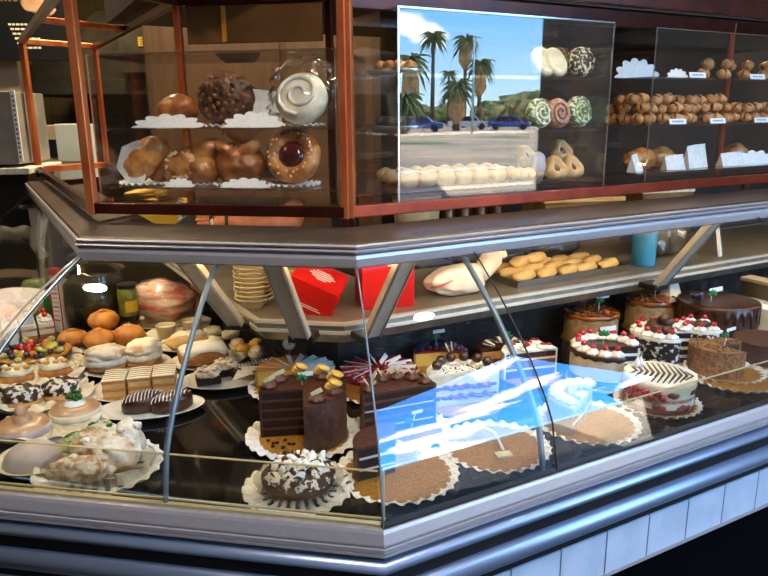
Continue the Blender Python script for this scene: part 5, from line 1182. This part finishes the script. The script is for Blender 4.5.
for k in range(4):
    t = onc('spice_jar', 'small dark jar with an orange lid behind the counter, %s' % ('leftmost', 'second from left', 'third from left', 'rightmost')[k], 'jar', .34+.085*k, 3.6); t['group'] = 'dark jars behind the counter'
    m = MB(); m.lathe([(0, 0), (.032, 0), (.034, .006), (.034, .20), (.028, .215), (0, .215)], 24); m.build('jar_body', 'choc_gloss', t); m = MB(); m.lathe([(.031, .21), (.034, .212), (.034, .25), (0, .252)], 24); m.build('lid', 'copper', t)
t = onc('cardboard_tray', 'flat brown cardboard tray behind the counter under the right rack', 'cardboard', .98, 3.6, .2); box_part(t, 'tray_body', 'card_brown', (0, 0, .12), (.42, .3, .24)); box_part(t, 'tray_lid', 'pale_bread', (0, 0, .255), (.44, .32, .025))
t = onc('cardboard_tray', 'pale cardboard box behind the counter at the far right', 'cardboard', 1.55, 4.0, .3); box_part(t, 'tray_body', 'card_brown', (0, 0, .12), (.34, .3, .24)); box_part(t, 'tray_lid', 'tissue', (0, 0, .25), (.35, .31, .02))
t = onc('coffee_bag', 'dark paper bag beside the pale bucket behind the counter', 'bag', -.2, 3.6); box_part(t, 'bag_body', 'black_cloth', (0, 0, .15), (.14, .1, .3)); box_part(t, 'bag_top', 'card_brown', (0, 0, .31), (.14, .04, .02))
t = thing('wall_cabinet', 'brown wooden cabinet standing behind the person at the kitchen side', 'cabinet', (-.62, 4.75, 0))
box_part(t, 'cabinet_body', 'cabinet_wood', (0, 0, 1.15), (1.75, .4, 2.3)); 
for x in (-.44, .44): d_ = box_part(t, 'door', 'cabinet_wood', (x, -.212, 1.15), (.84, .02, 2.1)); box_part(d_, 'door_handle', 'steel', (x*.1, -.23, 1.3), (.02, .02, .2))
# left corner of the kitchen
t = thing('menu_board', 'black menu board with small white writing at the upper left', 'sign', (-2.24, 4.68, 1.95), .15)
box_part(t, 'board', 'black_plastic', (0, 0, .30), (.50, .03, .60))
for x in (-.2, .2): box_part(t, 'hanging_rod', 'steel', (x, .02, 1.02), (.01, .01, .85), 0)
m = MB(); r_ = random.Random(4)
for k in range(6):
    x = -.13+.01*k
    for j in range(5): q = r_.uniform(.015, .03); m.box((x+q/2, -.0165, .20-.028*k+.02), (q, .001, .012)); x += q+.006
m.build('white_writing', 'tissue', t)
m = MB()
for k in range(5):
    x = -.2
    for j in range(12): q = r_.uniform(.01, .025); m.box((x+q/2, -.0165, .50-.035*k), (q, .001, .007)); x += q+.012
m.build('small_writing', 'card_brown', t)
m = MB(); m.blob((0, 0, 0), (.11, .006, .05), 3, .3, 2, 3); o = m.build('drawn_croissant', 'tan_glaze', t); o.location = (.06, -.017, .33); o.rotation_euler = (0, .3, 0)
t = thing('range_hood', 'dull metal range hood on the tiled wall at left', 'hood', (-2.05, 5.55, 1.75))
m = MB(); m.add([(-.55, -.5, 0), (.75, -.5, 0), (.75, .5, 0), (-.55, .5, 0), (-.55, -.5, .1), (.75, -.5, .1), (.75, .5, .1), (-.55, .5, .1), (-.1, .0, .62), (.5, .0, .62), (.5, .5, .62), (-.1, .5, .62)], [(3, 2, 1, 0), (0, 1, 5, 4), (1, 2, 6, 5), (2, 3, 7, 6), (3, 0, 4, 7), (4, 5, 9, 8), (5, 6, 10, 9), (6, 7, 11, 10), (7, 4, 8, 11), (8, 9, 10, 11)]); m.build('canopy', 'hood_metal', t)
box_part(t, 'rim', 'hood_metal', (.1, -.505, .05), (1.3, .012, .1)); box_part(t, 'duct', 'hood_metal', (.2, .25, 1.1), (.5, .45, .95))
t = thing('notice', 'small yellow notice hanging behind the copper rack at upper left', 'notice', (-1.575, 4.9, 2.02)); box_part(t, 'sheet', 'yellow_paper', (0, 0, .065), (.13, .006, .06), .001)
m = MB(); 
for k in range(3): m.box((0, -.0035, .05+.014*k), (.10, .001, .004))
m.build('printed_lines', 'choc_gloss', t)
box_part(t, 'backing_panel', 'hood_metal', (.05, .02, .05), (.5, .02, .36), .002); box_part(t, 'hanging_rod', 'steel', (.1, .02, .8), (.01, .01, 1.14), 0)
t = thing('oven', 'grey steel oven cabinet at the far left edge', 'oven', (-1.97, 3.45, 0), .1)
box_part(t, 'cabinet', 'grey_panel', (0, 0, 1.55), (.50, .4, .33)); box_part(t, 'shelf_rail', 'tissue', (.02, -.01, 1.355), (.56, .44, .03)); box_part(t, 'leg_panel', 'black_plastic', (0, .05, .67), (.5, .35, 1.33)); box_part(t, 'side_strip', 'paper_white', (.262, -.205, 1.56), (.02, .01, .32), .001)
m = MB()
for k in range(14): m.box((.262, -.211, 1.42+.021*k), (.008, .002, .008))
m.build('strip_hole', 'black_plastic', t)
t = thing('coffee_machine', 'beige coffee machine with a dark window at left behind the rack', 'machine', (-1.96, 4.25, .921))
box_part(t, 'body', 'beige_plastic', (0, 0, .33), (.22, .25, .60)); box_part(t, 'window', 'car_glass', (0, -.127, .50), (.10, .006, .10), .001); box_part(t, 'drip_tray', 'black_plastic', (0, -.15, .03), (.2, .12, .04)); box_part(t, 'lamp', 'orange_fruit', (-.08, -.128, .36), (.05, .005, .02), .001)
t = thing('paper_dispenser', 'pale grey white dispenser box at left behind the rack', 'dispenser', (-1.72, 3.95, .921)); box_part(t, 'body', 'white_enamel', (0, 0, .48), (.15, .16, .32)); box_part(t, 'base', 'black_plastic', (0, 0, .16), (.16, .18, .31)); box_part(t, 'seam', 'grey_panel', (.0, -.081, .44), (.15, .002, .004), 0)
t = thing('side_counter', 'low counter holding the coffee machine at left', 'counter', (-2.05, 4.3, 0)); box_part(t, 'worktop', 'steel', (0, 0, .905), (.8, 1.0, .03)); box_part(t, 'body', 'hood_metal', (0, 0, .445), (.76, .96, .89))
t = thing('hanging_cloth', 'white cloth strip hanging behind the left glass', 'cloth', (-1.54, 3.0, DZ))
m = MB(); pts = [(.01, 0, .44), (.02, -.01, .36), (.0, 0, .28), (.025, .01, .22)]; m.tube(pts, [.018, .024, .02, .026], 10, M=Matrix.Diagonal((1.2, .4, 1, 1))); m.build('cloth_strip', 'paper_white', t)
box_part(t, 'hook_bar', 'steel', (0, .01, .445), (.1, .012, .012), .001); box_part(t, 'stand_post', 'steel', (.05, .02, .225), (.016, .016, .45), .001)
t = thing('folded_gloves', 'pair of white cloth gloves on the ledge at far left', 'gloves', (-1.66, 3.03, DZ)); m = MB()
for k in range(5): m.blob((-.06+.035*k, .01*k, 1.09-DZ+.012*(k % 2)), (.035, .02, .03), k, .3, 2, 3)
m.build('glove_pair', 'tissue', t); box_part(t, 'ledge_block', 'hood_metal', (0, .03, .143), (.26, .12, .285))

# ---- the person
t = thing('person', 'person in a black shirt behind the counter, bare forearm held across', 'person', (-.585, 2.93, 0))
t.scale = (.95, .95, .95)
def skin(name, verts, edges, radii, m, parent, sub=2, root=0):
    me = bpy.data.meshes.new(name); me.from_pydata(verts, edges, []); o = bpy.data.objects.new(name, me); COL.objects.link(o); o.parent = parent
    me.materials.append(MATS[m]); md = o.modifiers.new('Skin', 'SKIN'); md.use_smooth_shade = True
    lay = me.skin_vertices[0].data if me.skin_vertices else None
    if lay is None:
        bm = bmesh.new(); bm.from_mesh(me); bm.verts.layers.skin.verify(); bm.to_mesh(me); bm.free(); lay = me.skin_vertices[0].data
    for k, r in enumerate(radii): lay[k].radius = (r, r) if not isinstance(r, tuple) else r; lay[k].use_root = (k == root)
    s_ = o.modifiers.new('Subdivision', 'SUBSURF'); s_.levels = sub; s_.render_levels = sub
    return o
V = [(0, 0, .93), (0, .0, 1.10), (0, .0, 1.30), (0, 0, 1.43), (0, -.01, 1.50), (0, -.02, 1.57),
     (.16, 0, 1.42), (.205, -.02, 1.36), (.24, -.13, 1.23), (.11, -.21, 1.247), (-.025, -.235, 1.262), (-.09, -.245, 1.264),
     (-.16, 0, 1.42), (-.205, .0, 1.36), (-.245, .01, 1.10), (-.235, -.04, .88), (-.232, -.06, .80),
     (.10, 0, .86), (.105, -.01, .48), (.11, .02, .08), (-.10, 0, .86), (-.105, -.01, .48), (-.11, .02, .08)]
Ed = [(0, 1), (1, 2), (2, 3), (3, 4), (4, 5), (3, 6), (6, 7), (7, 8), (8, 9), (9, 10), (10, 11), (3, 12), (12, 13), (13, 14), (14, 15), (15, 16), (0, 17), (17, 18), (18, 19), (0, 20), (20, 21), (21, 22)]
Rr = [(.15, .10), (.13, .09), (.15, .10), (.12, .08), .055, .055, .06, .052, .048, .042, .030, .032, .06, .052, .042, .03, .032, .085, .06, .045, .085, .06, .045]
skin('body', V, Ed, Rr, 'skin', t)
for k, (y, zz, ln) in enumerate(((-.012, .022, .075), (-.004, .008, .085), (.002, -.008, .078), (.004, -.022, .062))):
    b0_ = Vector((-.10, -.248+y*.5, 1.264+zz)); skin('finger', [b0_, b0_+Vector((-ln*.5, -.006, -.002)), b0_+Vector((-ln*.8, .012, -.006)), b0_+Vector((-ln, .03, -.008))], [(0, 1), (1, 2), (2, 3)], [.010, .009, .008, .007], 'skin', t, 1)
skin('thumb', [Vector((-.065, -.25, 1.28)), Vector((-.09, -.268, 1.294)), Vector((-.12, -.262, 1.298))], [(0, 1), (1, 2)], [.012, .010, .008], 'skin', t, 1)
skin('shirt', [(0, 0, .90), (0, 0, 1.10), (0, 0, 1.30), (0, 0, 1.43), (0, -.01, 1.475), (.16, 0, 1.42), (.21, -.02, 1.35), (.232, -.09, 1.278), (-.16, 0, 1.42), (-.21, 0, 1.35), (-.238, .006, 1.19)],
     [(0, 1), (1, 2), (2, 3), (3, 4), (3, 5), (5, 6), (6, 7), (3, 8), (8, 9), (9, 10)], [(.175, .12), (.15, .11), (.17, .12), (.14, .095), .07, .075, .068, .064, .075, .068, .062], 'black_cloth', t)
skin('trousers', [(0, 0, .95), (.10, 0, .86), (.105, -.01, .48), (.11, .02, .06), (-.10, 0, .86), (-.105, -.01, .48), (-.11, .02, .06)], [(0, 1), (1, 2), (2, 3), (0, 4), (4, 5), (5, 6)], [(.165, .115), .10, .075, .062, .10, .075, .062], 'black_cloth', t)
for x in (.11, -.11): m = MB(); m.blob((x, -.05, .04), (.05, .13, .045), 3, .05, 1, 3, flat=-.85); m.build('shoe', 'black_rubber', t)
m = MB()
def headfn(p):
    q = p.copy(); q.z *= 1; 
    if q.z < 0: q.x *= 1+.22*q.z; q.y *= 1+.08*q.z
    return q
m.blob((0, -.03, 1.68), (.078, .098, .115), 1, .02, 1, 4, fn=headfn); m.blob((0, -.128, 1.672), (.012, .016, .022), 1, .05, 1, 2)
for x in (-.079, .079): m.blob((x, -.02, 1.675), (.010, .02, .03), 1, .05, 1, 2)
HR = Matrix.Translation((0, -.03, 1.68)) @ Matrix.Rotation(-1.1, 4, 'Z') @ Matrix.Rotation(.25, 4, 'X') @ Matrix.Translation((0, .03, -1.68))
def turned(o): o.matrix_local = HR; return o
turned(m.build('head', 'skin', t))
m = MB(); m.blob((0, -.012, 1.725), (.086, .102, .085), 4, .06, 2, 4, flat=-.35); turned(m.build('hair', 'choc_sponge', t))
for x in (-.03, .03): m = MB(); m.blob((x, -.119, 1.69), (.012, .008, .007), 1, .0, 1, 2); turned(m.build('eye', 'label_white', t)); m = MB(); m.blob((x, -.126, 1.69), (.005, .003, .005), 1, 0, 1, 2); turned(m.build('pupil', 'black_plastic', t))
m = MB(); m.blob((0, -.118, 1.628), (.025, .008, .007), 1, .0, 1, 2); turned(m.build('mouth', 'pink_crumb', t))
m = MB(); m.lathe([(.034, -.007), (.037, 0), (.034, .007)], 24, M=Matrix.Translation((-.03, -.235, 1.262)) @ Matrix.Rotation(pi/2, 4, 'Y')); m.build('bracelet', 'black_rubber', t)
m = MB(); m.box((0, 0, 0), (.075, .012, .15)); o = m.build('phone', 'black_plastic', None, bevel=.004); o.location = (-.585-.155, 2.93-.232, 1.203); o.rotation_euler = (.2, .9, .1); tag(o, 'black phone held in the hand of the person behind the counter', 'phone')
# ================================================================== ROOM, ARCADE AND STREET
def slab(name, poly, z0, z1, m): mb = MB(); mb.prism(poly, z0, z1); return struct(name, mb, m)
def wallseg(name, p, q, z0, z1, t, m):
    d = (Vector(q)-Vector(p)).normalized(); n = Vector((-d.y, d.x))*t
    return slab(name, [tuple(p), tuple(q), (q[0]+n.x, q[1]+n.y), (p[0]+n.x, p[1]+n.y)], z0, z1, m)
slab('floor', [(-6, -3.4), (2.9, -3.4), (4.9, .2), (6, 7.5), (-6, 7.5)], -.1, 0, 'floor_dark')
wallseg('wall_back', (-5, 6.2), (6, 6.2), 0, 3.4, .1, 'wall_tile')
wallseg('wall_left', (-3.6, 4.80), (-2.42, 4.80), 0, 3.4, .1, 'wall_beige')
wallseg('wall_right', FR(1.25, 2.3)[:2], FR(6.0, 2.3)[:2], 0, 3.4, .1, 'wall_brown')
wallseg('wall_arcade', (5.42, .80), (5.9, 6.2), 0, 4.2, -.2, 'stucco')
wallseg('wall_porch', (5.35, .30), (5.42, .80), 0, 2.72, -.2, 'stucco')
wallseg('wall_street', (-6, -3.5), (2.35, -3.5), 0, 3.6, -.2, 'stucco')
wallseg('wall_blocker', (2.35, -3.5), (3.15, -1.55), 0, 3.6, -.2, 'stucco')  # unseen wall added to narrow the opening and hold back sky light
wallseg('wall_far', (-6, 7.4), (-6, -3.5), 0, 3.6, .1, 'stucco')
D = Vector((cos(rad(-25)), sin(rad(-25)))); E = Vector((-D.y, D.x)); O = Vector((.3, 1.45))
e0, e1 = O+D*3.1-E*6, O+D*3.1+E*6.5
slab('ceiling', [(-6.2, -3.7), (1.6, -3.7), tuple(e0) if False else (2.0, -3.7), tuple(O+D*2.45-E*3.4), tuple(O+D*2.45+E*.85), (7.0, .60), (7.0, 7.5), (-6.2, 7.5)], 3.4, 3.5, 'wall_paint')
slab('ceiling_soffit', [FR(-.1, 1.0)[:2], FR(4, 1.0)[:2], FR(4, 2.3)[:2], FR(-.1, 2.3)[:2]], 1.99, 2.1, 'wall_brown')
slab('floor_terrace', [(2.9, -3.4), (9.3, -11), (13.8, -5.5), (5.2, .2), (4.9, .2)], -.12, -.02, 'terrace')
# kitchen behind
def boxthing(name, label, cat, m, c, d, rz=0, group=None, bevel=.006):
    mb = MB(); mb.box((0, 0, d[2]/2), d); o = mb.build(name, m, bevel=bevel); o.location = c; o.rotation_euler = (0, 0, rz); return tag(o, label, cat, group)
# street
slab('ground_street', [(-150, -160), (220, -160), (220, 100), (-150, 100)], -.25, -.12, 'ground_sand')
sc = Vector((.3, 2.0, 1.7))
def street(bearing, dist, zz=-.12): return (sc.x+dist*sin(rad(bearing)), sc.y+dist*cos(rad(bearing)), zz)
def palm(label, bearing, dist, h, cr, seed, skirt=False):
    rnd = random.Random(seed)
    t = thing('palm_tree', label, 'palm tree', street(bearing, dist), group='palms across the street')
    m = MB(); m.tube([(0, 0, 0), (.1, 0, h*.4), (.2, 0, h)], [cr*.17, cr*.13, cr*.11], 8); m.build('trunk', 'palm_trunk', t)
    if skirt:
        m = MB(); m.lathe([(cr*.12, h-cr*2.0), (cr*.45, h-cr*1.5), (cr*.4, h-cr*.3), (cr*.1, h)], 10); m.build('dead_frond_skirt', 'palm_skirt', t)
    m = MB()
    for k in range(44):
        a = k*2.399+rnd.uniform(-.2, .2); up = 1.0-1.7*((k+.5)/44); L_ = cr*rnd.uniform(.85, 1.1); pts = []
        for j in range(6):
            q = j/5; pts.append((.2+L_*q*cos(a), L_*q*sin(a), h+L_*(up*q-.75*q*q)))
        m.tube(pts, [cr*.03, cr*.06, cr*.07, cr*.06, cr*.04, cr*.005], 4)
    m.build('crown', 'palm_leaf', t)
for a in (('palm tree with a thick shaggy trunk reflected at the left of the clear box', 120.7, 80, 7.6, 2.3, 1, True),
          ('tall slender palm tree reflected in the clear box', 118.9, 90, 11.2, 1.9, 2, False),
          ('short dark palm tree reflected between the taller palms', 116.9, 70, 4.4, 1.9, 3, True),
          ('thin palm tree reflected behind the short dark palm', 117.6, 100, 7.2, 1.4, 4, False),
          ('tall palm tree with a broad brown skirt beside the light pole', 116.3, 85, 10.2, 1.7, 5, True),
          ('palm tree with a dark crown right of the light pole', 115.1, 85, 7.4, 1.9, 6, True),
          ('low bushy palm tree at the left edge of the reflection', 121.3, 60, 3.0, 1.9, 7, False)): palm(*a)
t = thing('light_pole', 'tall white street light pole between the palms', 'light pole', street(115.6, 60))
m_ = MB(); m_.tube([(0, 0, 0), (0, 0, 8.0)], [.13, .08], 8); m_.build('pole', 'white_enamel', t)
m_ = MB(); m_.tube([(0, 0, 7.8), (.7, 0, 8.0), (1.4, 0, 8.0)], .06, 6); m_.build('arm', 'white_enamel', t)
for k, (b, d, r) in enumerate(((122.5, 97, 3), (119.8, 106, 3.4), (114.2, 98, 3.6), (112.9, 107, 4.4), (111.4, 117, 5.6), (110.0, 97, 5.2), (108.2, 107, 5.6), (118.0, 122, 3.6), (106.2, 96, 5.0), (104, 106, 5.0))):
    r *= .62; m = MB(); m.blob((0, 0, r*.6), (r*1.25, r*1.25, r*.8), k, .35, 2.2, 4)
    solo('street_shrub', m, 'shrub_leaf', 'round green shrub at the far side of the street', 'shrub', street(b, d), group='shrubs across the street')
for k, (b, d, cm, l) in enumerate(((119.9, 66, 'car_blue', 'blue car parked at left across the street'), (115.9, 74, 'car_white', 'white car parked beneath the palms across the street'), (112.6, 72, 'car_blue', 'blue car parked at right across the street'))):
    t = thing('car', l, 'car', street(b, d), rad(65), 'cars across the street')
    m = MB(); m.prism([(-2.2, .35), (2.2, .35), (2.2, .85), (1.2, .95), (.7, 1.45), (-1.2, 1.45), (-1.8, .95), (-2.2, .9)], -.85, .85, Matrix.Rotation(pi/2, 4, 'X')); m.build('body', cm, t, bevel=.08)
    m = MB(); m.prism([(1.05, .95), (.62, 1.38), (-1.1, 1.38), (-1.6, .95)], -.87, .87, Matrix.Rotation(pi/2, 4, 'X')); m.build('window_band', 'car_glass', t)
    for x in (-1.4, 1.4):
        for y in (-.78, .78):
            m = MB(); m.lathe([(0, -.1), (.34, -.1), (.34, .1), (0, .1)], 16, M=Matrix.Translation((x, y, .34)) @ Matrix.Rotation(pi/2, 4, 'X'), smooth=False); m.build('wheel', 'black_rubber', t)
for b, d, w in ((119.8, 40, 2.6), (113.0, 50, 3.0)):
    m = MB(); m.lathe([(0, .03), (w*.6, .03), (w*.62, 0)], 24); solo('lawn_patch', m, 'lawn', '%s patch of green lawn beside the street' % ('nearer' if b > 116 else 'farther'), 'lawn', street(b, d))

# ------------------------------------------------------------------ sky, sun, lamps
W = bpy.data.worlds.new('sky'); S.world = W; W.use_nodes = True
nt = W.node_tree; N = nt.nodes; K = nt.links; bg = N['Background']
tc = N.new('ShaderNodeTexCoord'); sx = N.new('ShaderNodeSeparateXYZ'); K.new(tc.outputs['Generated'], sx.inputs[0])
rp = N.new('ShaderNodeValToRGB'); K.new(sx.outputs['Z'], rp.inputs[0])
rp.color_ramp.elements[0].position = 0; rp.color_ramp.elements[0].color = (.55, .78, .95, 1)
rp.color_ramp.elements[1].position = .7; rp.color_ramp.elements[1].color = (.05, .24, .80, 1)
e = rp.color_ramp.elements.new(.12); e.color = (.20, .52, .95, 1)
e = rp.color_ramp.elements.new(.35); e.color = (.07, .46, 1.05, 1)
mp = N.new('ShaderNodeMapping'); mp.inputs['Scale'].default_value = (1, 1, 2.2); K.new(tc.outputs['Generated'], mp.inputs[0])
nz = N.new('ShaderNodeTexNoise'); nz.inputs['Scale'].default_value = 4.6; nz.inputs['Detail'].default_value = 7; nz.inputs['Roughness'].default_value = .55; K.new(mp.outputs[0], nz.inputs['Vector'])
cr = N.new('ShaderNodeValToRGB'); cr.color_ramp.elements[0].position = .54; cr.color_ramp.elements[1].position = .62; K.new(nz.outputs['Fac'], cr.inputs[0])
mx = N.new('ShaderNodeMixRGB'); K.new(cr.outputs[0], mx.inputs[0]); K.new(rp.outputs[0], mx.inputs[1]); mx.inputs[2].default_value = (1.25, 1.25, 1.25, 1)
K.new(mx.outputs[0], bg.inputs[0]); bg.inputs[1].default_value = 11.0
def light(name, kind, loc, energy, color, size=.3, rot=None, aim=None, sy=None, spot=None):
    l = bpy.data.lights.new(name, kind); l.energy = energy; l.color = color
    if kind == 'AREA':
        l.size = size
        if sy: l.shape = 'RECTANGLE'; l.size_y = sy
    elif kind == 'SUN': l.angle = rad(.6)
    else: l.shadow_soft_size = size
    if spot: l.spot_size = rad(spot); l.spot_blend = .6
    o = bpy.data.objects.new(name, l); COL.objects.link(o); o.location = loc
    if aim: o.rotation_euler = (Vector(aim)-Vector(loc)).to_track_quat('-Z', 'Y').to_euler()
    if rot: o.rotation_euler = rot
    return o
light('sun', 'SUN', (0, 0, 20), 24, (1, .92, .8), aim=(-8, -9, 0))
# ceiling lamps of the shop
for k, p in enumerate(((-1.5, 3.5, 3.3), (-.3, 3.6, 3.3), (.5, 4.4, 3.3), (1.7, 4.2, 3.3))):
    light('ceiling_lamp', 'AREA', p, 75, (1, .80, .52), .5, rot=(0, 0, 0))
for k, p in enumerate(((-2.06, 1.66, 3.3), (.35, 2.0, 3.3), (1.55, 1.6, 3.3))):
    light('downlight', 'SPOT', p, 100, (1, .86, .66), .06, aim=((-.95, 1.95, .8), (.05, 1.7, .8), (1.1, 2.05, .8))[k], spot=62)
light('fill_lamp', 'AREA', (.2, .2, 3.35), 62, (1, .86, .70), .5, rot=(0, 0, 0))  # unseen warm lamp added to brighten the rails and base of the case
# ------------------------------------------------------------------ camera
cd = bpy.data.cameras.new('camera'); cd.sensor_fit = 'HORIZONTAL'; cd.sensor_width = 36; cd.lens = 689.2/768*36; cd.clip_start = .02; cd.clip_end = 500
cam = bpy.data.objects.new('camera', cd); COL.objects.link(cam); S.camera = cam
p_, r_ = rad(14.17), rad(-.48)
fw = Vector((0, cos(p_), -sin(p_))); up = Vector((0, sin(p_), cos(p_))); rt = Vector((1, 0, 0))
rt2 = rt*cos(r_)+up*sin(r_); up2 = -rt*sin(r_)+up*cos(r_)
cam.matrix_world = Matrix(((rt2.x, up2.x, -fw.x, 0), (rt2.y, up2.y, -fw.y, 0), (rt2.z, up2.z, -fw.z, 1.6), (0, 0, 0, 1)))
